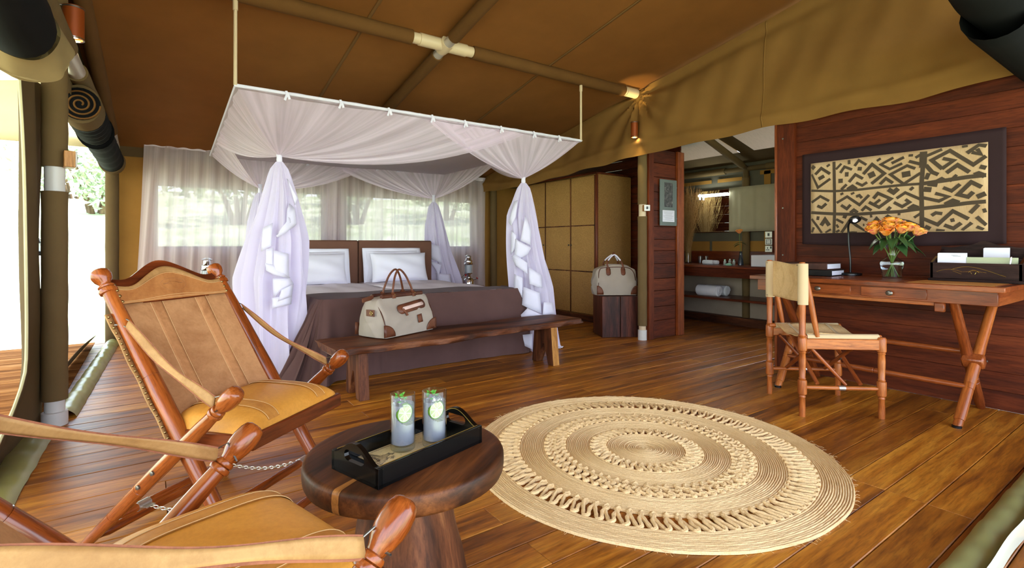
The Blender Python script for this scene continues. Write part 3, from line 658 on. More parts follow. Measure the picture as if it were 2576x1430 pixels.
for x0, x1 in ((1.02, 1.94), (1.948, 2.868)):
    MB().box(V(((x0+x1)/2, 5.83, .62))+ob, (x1-x0, .085, .87), ch=.014).build('headboard', M['headb'], bed, bevel=.004)
# bedspread draped over the foot end
ct = MB(); zt_ = .60
X0, X1, YF = .985, 2.875, 3.83
def yback(x): return 4.40-.09*(x-1.0)
ct.grid(lambda u, v: V((lerp(X0+.02, X1-.02, u), lerp(yback(lerp(X0, X1, u)), YF+.02, v), zt_+.004*math.sin(u*19+v*4)+.012*math.sin(u*PI)**.3-.012)), 40, 14)
path = [(X0, yback(X0)-.0), (X0, 4.1), (X0, YF+.07), (X0+.02, YF+.02), (X0+.07, YF), (X0+.4, YF), (1.6, YF), (2.2, YF), (X1-.4, YF), (X1-.07, YF), (X1-.02, YF+.02), (X1, YF+.07), (X1, 4.0), (X1, yback(X1))]
pc = catmull([(x, y, 0) for x, y in path], 12)
nP = len(pc)-1
def skirt(u, v):
    f = u*nP; i = min(int(f), nP-1); p = pc[i].lerp(pc[i+1], f-i); t_ = (pc[min(i+2, nP)]-pc[max(i-1, 0)]).normalized(); nrm = V((t_.y, -t_.x, 0))*1
    if nrm.dot(p-V((1.93, 4.6, 0))) < 0: nrm = -nrm
    h = v; cor = math.exp(-((p-V((X0, YF, 0))).length/.22)**2); cor2 = math.exp(-((p-V((X1, YF, 0))).length/.15)**2)
    side = 1 if abs(p.x-X0) < .03 and p.y > YF+.1 else 0
    drop = h*(zt_-.006)
    o_ = -.02+.03*min(1, h*8)+.015*h+.16*cor*h**1.6+.05*cor2*h+.05*side*h
    o_ += h*(.020*math.sin(u*nP*.55)*(.25+2.2*cor)+.012*math.sin(u*nP*1.3+1)*(.3+2*cor))
    o_ += .012*math.sin(h*7+u*30)*h
    hem = .10*side*h+.02*cor*h
    return p+nrm*o_+V((-.07*cor*h, 0, zt_-.001-.01*(1-min(1, h*6))*0-drop+hem))
ct.grid(skirt, 220, 22)
cv = ct.build('bedspread', M['cover']); tag(cv, 'dark brown bedspread hanging over the foot of the bed', 'bedspread')
# pillows
def pillow(label, c, w, h, th, tilt, rz, flange, seed):
    rg = random.Random(seed); ph = [rg.uniform(0, 6) for _ in range(5)]; b = MB()
    for sgn in (1, -1):
        def fn(u, v, sgn=sgn):
            x = (u-.5)*2; y = (v-.5)*2; e = (1-abs(x)**3.2)*(1-abs(y)**3.2); e = max(0, e)**.5
            pin = 1-.045*(1-abs(y)**2)*abs(x)**4; pin2 = 1-.05*(1-abs(x)**2)*abs(y)**4
            return V((x*w/2*pin, sgn*(.002+th/2*e*(1+.07*math.sin(x*5+ph[0]+y*3)+.05*math.sin(y*8+x*4+ph[1]))), y*h/2*pin2))
        b.grid(fn, 26, 20)
    R_ = RZ(rz) @ RX(tilt); b.v = [tuple(R_ @ V(q)+V(c)) for q in b.v]
    o = b.build('pillow', M['white']); tag(o, label, 'pillow', 'bed pillows')
    if flange:
        f_ = MB().grid(lambda u, v: R_ @ V(((u-.5)*w*1.12, .004*math.sin(u*17+v*9), (v-.5)*h*1.16))+V(c), 18, 14); f_.build('flange', M['white'], o, solid=.004)
    return o
pillow('flanged white pillow leaning on the left headboard half', (1.44, 5.70, .765), .66, .34, .13, -.16, 0, True, 1)
pillow('plain white pillow in front of the flanged one on the left', (1.40, 5.585, .745), .68, .34, .17, -.28, .02, False, 2)
pillow('white pillow at the back against the right headboard half', (2.33, 5.72, .765), .64, .35, .13, -.16, 0, True, 3)
pillow('plump white pillow at the front on the right bed half', (2.36, 5.60, .745), .68, .34, .18, -.26, -.02, False, 4)

# ---- bedside tables and lanterns
def nightstand(label, x, y):
    t = thing('bedside_table', label, 'bedside table', (x, y, 0), 0, 'round bedside tables')
    MB().lathe([(.02, 0), (.235, 0), (.25, .008), (.25, .03), (.243, .037), (.0, .037)], n=40).build('tabletop', M['dark_x'], t, loc=(0, 0, .415))
    for k in range(3):
        a = k*2*PI/3+.4; rod('leg', [(.018, 0), (.022, 1)], (.2*math.cos(a), .2*math.sin(a), 0), (.13*math.cos(a), .13*math.sin(a), .42), M['dark_z'], t)
    return t
nightstand('round dark bedside table with the lantern, right of the bed', 3.44, 5.92)
nightstand('round dark bedside table mostly hidden behind the leather armchair', .45, 6.12)
M['frost'] = plain('frosted lantern glass', S(196, 204, 208), .35, **{'Transmission Weight': .45})
M['red'] = plain('red plastic knob', S(176, 30, 26), .4)
def lantern(label, x, y):
    t = thing('pressure_lantern', label, 'lantern', (x, y, .453), 0, 'pressure lanterns')
    MB().lathe([(.055, 0), (.064, .005), (.062, .02), (.062, .065), (.05, .085), (.025, .094), (.012, .096)], n=28).build('fuel_tank', M['chrome'], t)
    MB().lathe([(.03, .09), (.03, .105), (.024, .112), (.028, .135), (.045, .14), (.048, .148), (.04, .152)], n=28).build('burner_collar', M['chrome'], t)
    MB().lathe([(.037, .15), (.039, .16), (.039, .235), (.037, .245)], n=28).build('globe', M['frost'], t)
    MB().lathe([(.05, .243), (.055, .25), (.046, .262), (.046, .285), (.032, .30), (.03, .33), (.046, .338), (.03, .344), (.018, .352), (.0, .354)], n=28).build('hood', M['chrome'], t)
    for k in range(4):
        a = k*PI/2+.5; bar('guard_wire', .0018, (.045*math.cos(a), .045*math.sin(a), .148), (.045*math.cos(a), .045*math.sin(a), .246), M['chrome'], t, 6)
    MB().tube([(.05, -.02, .07), (.085, -.04, .085)], .006, 8).build('pump_rod', M['chrome'], t)
    MB().lathe([(.0, 0), (.013, .002), (.013, .01), (0, .012)], (.086, -.041, .083), 10, RY(.9)).build('pump_knob', M['red'], t)
    MB().lathe([(.0, 0), (.012, .002), (.012, .008), (0, .01)], (-.036, -.01, .125), 10, RY(-PI/2)).build('valve_wheel', M['red'], t)
    MB().tube(catmull([(-.05, 0, .25), (-.075, -.01, .15), (-.08, -.015, .09), (-.06, -.01, .06)], 6), .0016, 5).build('carrying_wire', M['iron'], t)
    MB().tube(catmull([(-.035, .0, .14), (-.09, .0, .10), (-.16, .02, .07), (-.25, .06, .012)], 6), .0035, 6).build('power_cord', M['blackplastic'], t)
    for a in (0, PI/2): MB().box((.045*math.cos(a), .045*math.sin(a), .257), (.02, .02, .02)).build('vent_lug', M['chrome'], t) if 0 else None
    return t
l1 = lantern('chrome pressure lantern on the right bedside table', 3.46, 5.90); l1.scale = (1.18, 1.18, 1.18)
l2 = dup(l1, (.47, 6.1, .453), .8, 'chrome pressure lantern half hidden behind the armchair back')

# ---- bench at the foot of the bed
bn = thing('bench', 'long low dark wooden bench with live edges at the bed foot', 'bench', (1.95, 3.42, 0)); o_ = V((-1.95, -3.42, 0))
rg = random.Random(21)
def slab(u, v):
    x = lerp(.92, 3.08, u); yf = lerp(3.13, 3.30, u)+.018*math.sin(u*11)+.012*math.sin(u*27+1); yb_ = lerp(3.62, 3.68, u)+.012*math.sin(u*9+2)
    a = v*2*PI; cy, sy = math.cos(a), math.sin(a); e = lambda c: math.copysign(abs(c)**.30, c)
    end = min(1, min(u, 1-u)*30+.35)
    y = (yf+yb_)/2-(yb_-yf)/2*e(cy)*(.96+.04*end); z = .332+.028*e(sy)*(.75+.25*end)+.004*math.sin(u*13+v*8)
    if cy > .9: y += .008*math.sin(u*60)*math.sin(v*5)
    return V((x+(.012*math.sin(v*14)+.03*(v-.5) if u < .02 or u > .98 else 0), y, z))+o_
b = MB(); o1 = len(b.v); b.grid(lambda u, v: slab(v, u), 28, 70, closed_u=True); n_ = 28
b.f.append(tuple(range(n_))[::-1]); b.mi.append(0); b.f.append(tuple(70*n_+k for k in range(n_))); b.mi.append(0)
b.build('seat_slab', M['dark_x'], bn, angle=35)
for x, nm in ((1.12, 'dark_z'), (2.74, 'dark_z')):
    yy = .0 if x < 2 else .02
    poly = [(3.215, 0), (3.285, 0), (3.335, .17), (3.355, .17), (3.43, 0), (3.50, 0), (3.47, .315), (3.245, .315)]
    Mx = Matrix(((0, 0, 1, x-.035+o_.x), (1, 0, 0, o_.y+yy), (0, 1, 0, 0), (0, 0, 0, 1)))
    MB().prism(poly, .065, Mx).build('leg', M[nm], bn, bevel=.005, angle=30)
    if x > 2:
        MB().prism([(3.2115, .002), (3.228, .002), (3.258, .312), (3.2425, .312)], .062, Matrix(((0, 0, 1, x-.0335+o_.x), (1, 0, 0, o_.y+yy), (0, 1, 0, 0), (0, 0, 0, 1)))).build('sapwood_edge', M['sapwood'], bn, smooth=False)
    else:
        MB().prism([(3.2125, .002), (3.222, .002), (3.252, .312), (3.2425, .312)], .062, Matrix(((0, 0, 1, x-.0335+o_.x), (1, 0, 0, o_.y+yy), (0, 1, 0, 0), (0, 0, 0, 1)))).build('weathered_edge', M['dark_z'], bn, smooth=False)

# ---- travel bags
M['canvasbag'] = cloth('beige bag canvas', S(158, 146, 134), .9, 500, .05, .15, 5)
M['bagleather'] = leather('brown bag leather', S(104, 58, 36), S(76, 40, 26), .42, 10)
M['bagleather2'] = leather('dark handle leather', S(84, 44, 28), S(64, 32, 22), .4, 10)
def make_bag(t, L, D, H, top, squash):
    def hw(z, x): # half depth at height z
        k = max(0, min(1, z/H)); w = lerp(D/2, top, k**1.7)*(1-.06*math.cos(k*PI*2)); return w
    def sect(u, v):
        # v along the length, u around
        x = (v-.5)*L; e = min(1, min(v, 1-v)/.07); ee = math.sqrt(1-(1-e)**2)*.5+.5 if e < 1 else 1
        a = u*4
        if a < 1: y, z = lerp(-1, 1, a), 0.0
        elif a < 2: y, z = 1, a-1
        elif a < 3: y, z = lerp(1, -1, a-2), 1.0
        else: y, z = -1, 4-a
        dz = H*(1-squash*abs(v-.5)**2*2.2)
        zz = .006+z*dz*(.5+.5*ee); w = hw(zz, x)*ee
        r_ = .006*math.sin(x*21+z*9)*math.sin(z*PI)+.004*math.sin(x*43-z*15)*math.sin(z*PI)
        corner = .018*(1 if False else 0)
        return V((x*(1-.03*math.sin(z*PI)*0), y*w+(r_ if y > 0 else -r_)*(abs(y)), zz))
    b = MB().grid(sect, 40, 36, closed_u=True)
    for j in (0, 36):
        idx = [j*40+k for k in range(40)]; vs = [V(b.v[i]) for i in idx]; c = sum(vs, V())/40; s_ = -1 if j == 0 else 1
        o1 = len(b.v); 
        for f, bl in ((.66, .012), (.33, .018)):
            b.v += [tuple(c.lerp(q, f)+V((s_*(bl+.005*math.sin(q.z*40)), 0, 0))) for q in vs]
        b.v.append(tuple(c+V((s_*.02, 0, 0)))); A_, B_ = o1, o1+40
        for k in range(40):
            l_ = (k+1) % 40; q = [(idx[k], idx[l_], A_+l_, A_+k), (A_+k, A_+l_, B_+l_, B_+k), (B_+k, B_+l_, o1+80)]
            if j == 0: q = [f[::-1] for f in q]
            b.f += q; b.mi += [0]*3
    b.build('body', M['canvasbag'], t, angle=60)
    return lambda x, z: hw(z, x)
def patch(t, name, fr, pts, m, side=-1, lift=.006, th=.003):
    """a leather patch on the long face; pts in (x, z)"""
    cx = sum(p[0] for p in pts)/len(pts); cz = sum(p[1] for p in pts)/len(pts); n_ = len(pts)
    P = lambda x, z: V((x, side*(fr(x, z)+lift), z))
    vs = [P(*p) for p in pts]+[P(lerp(p[0], cx, .5), lerp(p[1], cz, .5)) for p in pts]+[P(cx, cz)]
    fs = [(i, (i+1) % n_, n_+(i+1) % n_, n_+i) for i in range(n_)]+[(n_+i, n_+(i+1) % n_, 2*n_) for i in range(n_)]
    b = MB(); b.add(vs, fs); return b.build(name, m, t, solid=th)
def stadium(cx, cz, L, h, tilt=0, n=6):
    P = []
    for sgn, a0 in ((1, -PI/2), (-1, PI/2)):
        for k in range(n+1): a = a0+PI*k/n; P.append((sgn*(L/2-h/2)+h/2*math.cos(a), h/2*math.sin(a)))
    return [(cx+x*math.cos(tilt)-z*math.sin(tilt), cz+x*math.sin(tilt)+z*math.cos(tilt)) for x, z in P]
ang = math.atan2(.193, .485)
g1 = thing('travel_bag', 'beige canvas travel bag with brown leather trim on the bench', 'bag', (1.47, 3.53, .36), ang)
fr = make_bag(g1, .52, .30, .275, .055, .12)
patch(g1, 'zip_pocket_trim', fr, stadium(.04, .195, .29, .062, .10), M['bagleather'])
patch(g1, 'zip_opening', fr, stadium(.055, .197, .22, .022, .10), cloth('pink zip lining', S(216, 186, 176), .9), lift=.009)
b = MB(); b.tube([(-.06, -fr(0, .185)-.012, .187), (-.045, -fr(0, .16)-.014, .163), (-.035, -fr(0, .14)-.013, .14)], .008, 6, flat=(1, .5)); b.build('zip_pull', M['bagleather'], g1)
patch(g1, 'leather_label', fr, [(.07, .075), (.115, .079), (.112, .137), (.067, .132)], M['bagleather'])
for s_ in (-1, 1):
    pts = [(s_*.262, .012)]+[(s_*(.262-.105*math.cos(a)), .012+.085*math.sin(a)) for a in [PI/2*k/7 for k in range(8)]]
    patch(g1, 'corner_patch', fr, pts, M['bagleather'], lift=.005)
    patch(g1, 'corner_patch', fr, pts, M['bagleather'], 1, lift=.005)
    b = MB(); b.tube(catmull([(s_*.245, y_, z_) for y_, z_ in ((-.045, .24), (-.09, .19), (-.135, .10), (-.145, .02))], 6), .004, 6); b.build('piping', M['bagleather2'], g1)
    b = MB(); b.tube([(-.20, s_*.05, .279), (.20, s_*.05, .279)], .015, 10); b.build('leather_bar', M['bagleather2'], g1)
    hp = catmull([(-.095, s_*.05, .285), (-.085, s_*.045, .33), (-.05, s_*.03, .42), (.0, s_*.02, .462), (.05, s_*.03, .42), (.095, s_*.045, .33), (.105, s_*.05, .285)], 7)
    MB().tube(hp, .0075, 8).build('handle', M['bagleather'], g1)
    for x in (-.095, .105):
        b = MB(); b.tube([(x, s_*.067, .262), (x, s_*.068, .285), (x, s_*.052, .302), (x, s_*.036, .285)], .012, 6, flat=(1.5, .35)); b.build('handle_tab', M['bagleather'], g1)
        MB().lathe([(.0045, 0), (.0045, .003), (0, .004)], (x, s_*.074, .287), 8, RX(PI/2*(-s_) if s_ < 0 else -PI/2)).build('rivet', M['brass'], g1)
b = MB(); b.box((-.28, -.03, .175), (.006, .08, .045), ch=.002); b.build('side_tab', M['bagleather'], g1)
b = MB(); ring(b, (-.285, -.045, .175), .011, .004, (1, 0, 0), 16, 6); b.build('snap_ring', M['brass'], g1)
b = MB(); b.tube([(-.22, .01, .275), (-.29, .0, .268), (-.33, -.01, .262)], .013, 6, flat=(1.2, .35)); b.build('zip_tail', M['bagleather'], g1)
# second bag on the wooden block near the wardrobe
blk = thing('side_block', 'square dark striped timber block under the second travel bag', 'side table', (4.235, 3.985, 0), math.atan2(-.198, .362))
for i, (x0, x1) in enumerate(((-.205, -.002), (.0, .205))): MB().box(((x0+x1)/2, 0, .222), (x1-x0-.002, .36, .444), ch=.004).build('timber_half', M['block'], blk)
g2 = thing('travel_bag', 'beige canvas travel bag with white handles on the timber block', 'bag', (4.23, 4.0, .446), math.atan2(-.198, .362)-.05)
fr = make_bag(g2, .47, .27, .33, .075, .35)
for x in (-.09, .075):
    patch(g2, 'handle_patch', fr, stadium(x, .265, .09, .05, PI/2), M['bagleather'], lift=.007)
for s_ in (-1, 1):
    yb_ = s_*.085; hp = catmull([(-.085, yb_*1.1, .295), (-.10, yb_, .345), (-.07, yb_*.7, .40), (-.005, yb_*.35, .445), (.045, yb_*.6, .40), (.07, yb_, .345), (.08, yb_*1.1, .295)], 8)
    MB().tube(hp, .008, 8).build('handle', M['hem'], g2)
    for seg in (hp[:14], hp[-14:]): MB().tube(seg, .0095, 8).build('handle_wrap', M['bagleather'], g2)
b = MB(); ring(b, (-.005, 0, .447), .022, .009, (1, 0, 0), 18, 6); b.build('handle_grip', M['bagleather'], g2)
pts = [(.225, .012)]+[(.225-.075*math.cos(a), .012+.10*math.sin(a)) for a in [PI/2*k/7 for k in range(8)]]
patch(g2, 'corner_patch', fr, pts, M['bagleather']); patch(g2, 'corner_patch', fr, [(-x, z) for x, z in pts], M['bagleather'])
b = MB(); b.tube(catmull([(-.205, -.125, .02), (-.205, -.125, .15), (-.19, -.10, .27), (-.13, -.09, .306), (.1, -.09, .308), (.18, -.10, .27), (.205, -.12, .17), (.205, -.13, .02)], 8), .004, 6); b.build('piping', M['bagleather2'], g2)
b = MB(); b.tube(catmull([(-.1, 0, .332), (.12, 0, .325), (.2, 0, .27), (.25, 0, .17)], 8), .006, 6, flat=(1.6, .6)); b.build('zip', M['canvasbag'], g2)
b = MB(); b.box((.257, .01, .20), (.008, .03, .06), ch=.002); b.build('side_tab', M['bagleather2'], g2)

# ---- wardrobe
M['cane'], nt, n, l, p = newmat('woven cane panel'); vec = coords(nt); f = noise(nt, vec, 150, 2, .6); g_ = noise(nt, vec, 2, 3)
c = ramp(nt, f, [(.32, S(128, 88, 36)), (.55, S(174, 126, 60)), (.75, S(198, 150, 80))]); l.new(mixc(nt, .25, c, ramp(nt, g_, [(.3, S(130, 98, 54)), (.7, S(180, 142, 84))])), p.inputs['Base Color']); p.inputs['Roughness'].default_value = .7; l.new(bump(nt, f, .3, .002), p.inputs['Normal'])
wd = thing('wardrobe', 'tall wardrobe with three woven panel doors behind the bed', 'wardrobe', (4.95, 5.43, 0)); o_ = V((-4.95, -5.43, 0))
MB().box(V((4.955, 5.435, 1.0))+o_, (.63, 1.52, 1.82), ch=.004).build('carcass', M['cane'], wd)
MB().box(V((4.95, 5.435, .045))+o_, (.60, 1.50, .09)).build('plinth', M['dark_y'], wd, smooth=False)
MB().box(V((4.945, 5.435, 1.92))+o_, (.69, 1.57, .022), ch=.004).build('top_board', M['mah_y'], wd)
MB().box(V((4.63, 4.675, 1.0))+o_, (.03, .03, 1.82), ch=.004).build('corner_post', M['mah_z'], wd)
ds = [4.695, 5.155, 5.695, 6.19]
for i in range(3):
    y0, y1 = ds[i]+.003, ds[i+1]-.003; d_ = MB().box(V((4.632, (y0+y1)/2, 1.0))+o_, (.022, y1-y0, 1.80), ch=.003).build('door', M['dark_z'], wd)
    zs = [.10, .655, 1.255, 1.90]
    for a, c_ in zip(zs[:-1], zs[1:]):
        MB().box(V((4.618, (y0+y1)/2, (a+c_)/2))+o_, (.012, y1-y0-.024, c_-a-.014), ch=.003).build('woven_panel', M['cane'], d_)
    yk = y0+.022 if i == 1 else y1-.022
    if i == 2: yk = y0+.022
    MB().lathe([(.004, 0), (.004, .012), (.010, .016), (.010, .024), (0, .028)], V((4.620, yk, 1.0))+o_, 12, RY(-PI/2)).build('knob', M['blackplastic'], d_)
# ================================================================ SAFARI CHAIRS
M['suede'] = leather('tan suede back leather', S(178, 128, 84), S(152, 102, 62), .75, 4)
M['bandleather'] = leather('darker tan crest leather', S(176, 116, 64), S(150, 92, 46), .6, 5)
M['backstrip'] = leather('suede back strip leather', S(180, 126, 80), S(148, 96, 56), .72, 6)
M['seatleather'] = leather('golden tan seat leather', S(214, 148, 62), S(198, 130, 46), .42, 4)
M['seatstrip'] = leather('seat strip leather', S(200, 138, 66), S(176, 112, 46), .5, 5)
M['strap'] = leather('pale tan strap leather', S(172, 130, 80), S(150, 108, 62), .6, 7)
M['thread'] = plain('pale stitching thread', S(206, 168, 116), .8)
M['strapedge'] = leather('raw strap edge', S(150, 92, 66), S(120, 70, 50), .8, 20)
def safari_chair(label, loc, rz, TY=.006, TZ=.915, far=.735):
    K = TZ/.915
    t = thing('safari_chair', label, 'armchair', loc, rz)
    WB_, WA_ = .235, .282
    bt = [V((s_*WB_, TY, TZ)) for s_ in (1, -1)]; bf = [V((s_*WB_, .605, 0)) for s_ in (1, -1)]
    at = [V((s_*WA_, .622, .565)) for s_ in (1, -1)]; af = [V((s_*WA_, .0, 0)) for s_ in (1, -1)]
    L = (bt[0]-bf[0]).length
    for i in range(2):
        r = .0235; d = .915
        P = [(.016, 0), (.019, .012), (r*.96, .16), (r*.93, .1605), (r*.93, .163), (r, .1635), (r*1.1, .30), (r*1.16, .38), (r*1.1, .381), (r*1.1, .384), (r*1.16, .3845), (r*1.16, .55), (r*1.1, .62), (r*1.03, .62), (r*1.03, .623), (r*1.1, .623), (r, .80), (r*.86, .905), (r*.86, .915), (r*1.12, .917), (r*1.18, .924), (r*1.1, .931), (r*.82, .933), (r*1.0, .935), (r*1.06, .939), (r*.98, .943), (r*.72, .946),
             (r*.78, .952), (r*1.1, .962), (r*1.26, .974), (r*1.28, .982), (r*1.15, .992), (r*.8, .998), (0, 1.0)]
        rod('back_post', P, bf[i], bt[i], M['safari'], t, 20)
        r = .0225
        P = [(.012, 0), (.016, .01), (r*.9, .22), (r*.85, .2205), (r*.85, .223), (r*.91, .2235), (r*1.02, .40), (r*.96, .401), (r*.96, .404), (r*1.03, .4045), (r*1.05, .55), (r*.96, .78), (r*.84, .855), (r*1.02, .857), (r*1.1, .864), (r*1.02, .871), (r*.78, .873), (r*.94, .875), (r*1.0, .881), (r*.92, .887), (r*.72, .89),
             (r*.80, .897), (r*1.08, .912), (r*1.27, .932), (r*1.33, .953), (r*1.24, .976), (r*1.02, .991), (r*.62, .998), (0, 1.0)]
        ap = rod('arm_post', P, af[i], at[i], M['safari'], t, 20)
        s_ = 1 if i == 0 else -1; dd = (at[i]-af[i]).normalized()
        for q in (.52, .43):
            p_ = af[i].lerp(at[i], q); MB().lathe([(.0075, 0), (.0075, .006), (.005, .007), (0, .007)], V((p_.x+s_*.0225, p_.y, p_.z)), 6, RY(s_*PI/2)).build('bolt', M['iron'], t)
    bp = lambda s_, z: V((s_*WB_, lerp(.605, TY, z/.915), z*K))
    apx = lambda s_, y: V((s_*WA_, y, y*.565/.622))
    # stretchers: rear pair at the arm post feet, front pair at the back post feet
    for y, z, nm, r in ((.035, .032, 'rear_stretcher', .016), (.12, .105, 'rear_stretcher', .0135)): 
        rod(nm, [(r*.6, 0), (r*.7, .05), (r, .09), (r, .91), (r*.7, .95), (r*.6, 1)], (WA_-.01, y, z), (-WA_+.01, y, z), M['safari'], t, 14)
    for z, r in ((.045, .0155), (.155, .0155)):
        y = lerp(.605, TY, z/TZ)
        rod('front_stretcher', [(r*.6, 0), (r*.7, .05), (r, .09), (r, .91), (r*.7, .95), (r*.6, 1)], (WB_-.01, y, z), (-WB_+.01, y, z), M['safari'], t, 14)
    yf = lerp(.605, TY, .155/TZ)
    for x in (.17, -.17):
        MB().lathe([(.0175, -.02), (.0175, .02)], (x, yf, .155), 16, RY(PI/2)).build('steel_clip', M['clip'], t)
        c = MB().lathe([(.0155, -.022), (.0155, .022)], (x, .12, .105), 16, RY(PI/2)); c.box((x, .145, .105), (.03, .026, .004)); c.build('steel_clip', M['clip'], t)
        # chain: interlocked links
        b = MB(); a0 = V((x, .155, .105)); a1 = V((x, yf-.015, .155)); n_ = 22; dv = (a1-a0); dn = dv.normalized()
        for k in range(n_):
            c_ = a0+dv*((k+.5)/n_)+V((0, 0, -.022*math.sin(PI*(k+.5)/n_))); ax = V((1, 0, 0)) if k % 2 else V((1, 0, 0)).cross(dn)
            sd = ax.cross(dn); pts = [c_+dn*(.0105*math.cos(a))+sd*(.0052*math.sin(a)) for a in [2*PI*q/8 for q in range(8)]]
            b.tube(pts, .0017, 5, closed=True)
        b.build('chain', M['clip'], t)
    # seat frame and cushion
    zs = .385; sx = .222
    for s_ in (1, -1): MB().box((s_*sx, .455, zs), (.028, .33, .045), ch=.004).build('seat_rail', M['mah_y'], t)
    MB().box((0, .618, zs+.004), (.47, .026, .05), ch=.004).build('front_rail', M['mah_x'], t)
    MB().box((0, .305, zs), (.40, .026, .045), ch=.004).build('back_rail', M['mah_x'], t)
    def cush(u, v, sc=1.0, lift=0):
        x = (u-.5)*2; y = (v-.5)*2; e = max(0, (1-abs(x)**4)*(1-abs(y)**4))**.42
        return V((x*.228, .452+y*.172, zs+.018+.072*e+lift))
    b = MB().grid(lambda u, v: cush(u, v), 30, 34)
    o_ = len(b.v); b.box((0, .452, zs+.015), (.44, .335, .02)); b.build('seat_cushion', M['seatleather'], t, angle=70)
    for x0 in (.17, .72):
        b = MB().grid(lambda u, v: cush(lerp(x0, x0+.115, u), lerp(.02, .985, v), lift=.0022), 5, 34); b.build('seat_strip', M['seatstrip'], t)
        b = MB()
        for q in (x0+.008, x0+.107): b.tube([cush(q, lerp(.03, .98, k/40), lift=.003) for k in range(41)], .0008, 4)
        b.build('stitching', M['thread'], t)
    # crest rail and back leather
    def crest(x): return -.915+TZ+.862+.055*math.exp(-(x/.105)**2)-.012*math.exp(-((abs(x)-.165)/.05)**2)
    yb_ = lambda z: lerp(.605, TY, z/TZ)
    DZ = TZ-.915
    nrm = V((0, .834, .552))
    b = MB()
    N = 30; poly = []
    for k in range(N+1): x = lerp(-.222, .222, k/N); poly.append((x, crest(x)+.019))
    top = [V((x, yb_(z)-.014, z)) for x, z in poly]; bot = [V((x, yb_(.79+DZ)-.014, .79+DZ)) for x, z in poly]
    fr_ = [p+V((0, .012, .006)) for p in top]; fb = [p+V((0, .012, .006)) for p in bot]
    vs = top+bot+fr_+fb; n_ = N+1; fs = []
    for k in range(N):
        fs += [(k, k+1, n_+k+1, n_+k), (2*n_+k, 3*n_+k, 3*n_+k+1, 2*n_+k+1), (k, 2*n_+k, 2*n_+k+1, k+1), (n_+k, n_+k+1, 3*n_+k+1, 3*n_+k)]
    fs += [(0, n_, 3*n_, 2*n_), (N, 2*n_+N, 3*n_+N, n_+N)]
    b.add(vs, fs); b.build('crest_rail', M['mah_x'], t)
    sling = lambda x, z: -.030*(1-(x/.235)**2)*(.25+.75*math.sin(max(0, min(1, (.86+DZ-z)/.5))*PI*.6))
    def back(u, v, lift=0, zt=.80+DZ, zb=.34, w=.232):
        x = lerp(-w, w, u); z = lerp(zb, zt, v); return V((x, yb_(z)+.006+lift+sling(x, z), z+.004))
    MB().grid(lambda u, v: back(u, v), 24, 24).build('back_leather', M['suede'], t, solid=.003)
    def band(u, v, lift=.006):
        x = lerp(-.232, .232, u); z = lerp(.797+DZ, crest(x)-.002, v); return V((x, yb_(z)+.008+lift+sling(x, z)*.6, z+.004))
    MB().grid(lambda u, v: band(u, v), 40, 8).build('crest_leather', M['bandleather'], t, solid=.003)
    MB().grid(lambda u, v: band(u, lerp(.82, 1.0, v), .0085), 40, 3).build('crest_edging', M['strap'], t, solid=.002)
    b = MB()
    for v_ in (.80, .06, .13): b.tube([band(k/50, v_, .0082) for k in range(51)], .0007, 4)
    for x0 in (.235, .34, .64, .745): b.tube([back(x0, k/40, .0024) for k in range(41)], .0007, 4)
    ov = [(.052*math.cos(a), .848+DZ+.022*math.sin(a)) for a in [2*PI*k/28 for k in range(28)]]
    b.build('stitching', M['thread'], t)
    for x0 in (.235, .64):
        MB().grid(lambda u, v: back(lerp(x0, x0+.105, u), v, .0018), 4, 24).build('back_strip', M['backstrip'], t, solid=.001)
    b = MB(); b.tube([V((x, yb_(z)+.0165+sling(x, z)*.6, z+.004)) for x, z in ov], .0006, 4, closed=True)
    for q in range(3): b.tube([V((lerp(-.04, .04, k/8), yb_(.85+DZ)+.0165+sling(0, .85+DZ)*.6, DZ+.852+.004*math.sin(k*.9+q*2)+.008*(q-1))) for k in range(9)], .0008, 4)
    b.build('pressed_mark', M['backstrip'], t)
    for s_ in (1, -1):
        for k in range(4):
            p_ = band(.0 if s_ < 0 else 1.0, 0, .009); z = DZ+lerp(.805, .86, k/3); x = s_*.220
            MB().lathe([(.0055, 0), (.0045, .002), (.002, .0035), (0, .004)], (x, yb_(z)+.017+sling(x, z)*.6, z+.004), 10, RX(-PI/2)).build('brass_stud', M['brass'], t)
        # leather wrapped behind the post with a row of studs
        MB().grid(lambda u, v: V((s_*lerp(.235, .274, u), yb_(lerp(.36, .775+DZ, v))-.022+.012*u, lerp(.36, .775+DZ, v)-.004-.004*math.sin(v*22))), 4, 24).build('side_wrap', M['strap'], t, solid=.004)
        b = MB()
        for k in range(24):
            z = lerp(.375, .765+DZ, k/23); b.lathe([(.0048, 0), (.004, .002), (0, .0036)], (s_*.268, yb_(z)-.008, z-.002), 8, RX(-PI/2))
        o = b.build('stud_row', M['brass'], t); o['kind'] = 'stuff'
        # arm strap with its two wire rings
        sz = .735 if s_ > 0 else far
        p0 = bp(s_, sz)+V((s_*.012, .026, .004)); p1 = apx(s_, .545)+V((-s_*.0, -.012, .028))
        def strap(u, v):
            p = p0.lerp(p1, u); p.z -= (.020 if TZ > .9 else .004)*math.sin(u*PI); tw = lerp(1.15, 1.3, u)
            return p+V((s_*(v-.5)*.026*math.cos(tw), 0, (v-.5)*.026*math.sin(tw)*-1+(.004*math.sin(u*9+v*2))))
        MB().grid(strap, 30, 4).build('arm_strap', M['strap'], t, solid=.0045)
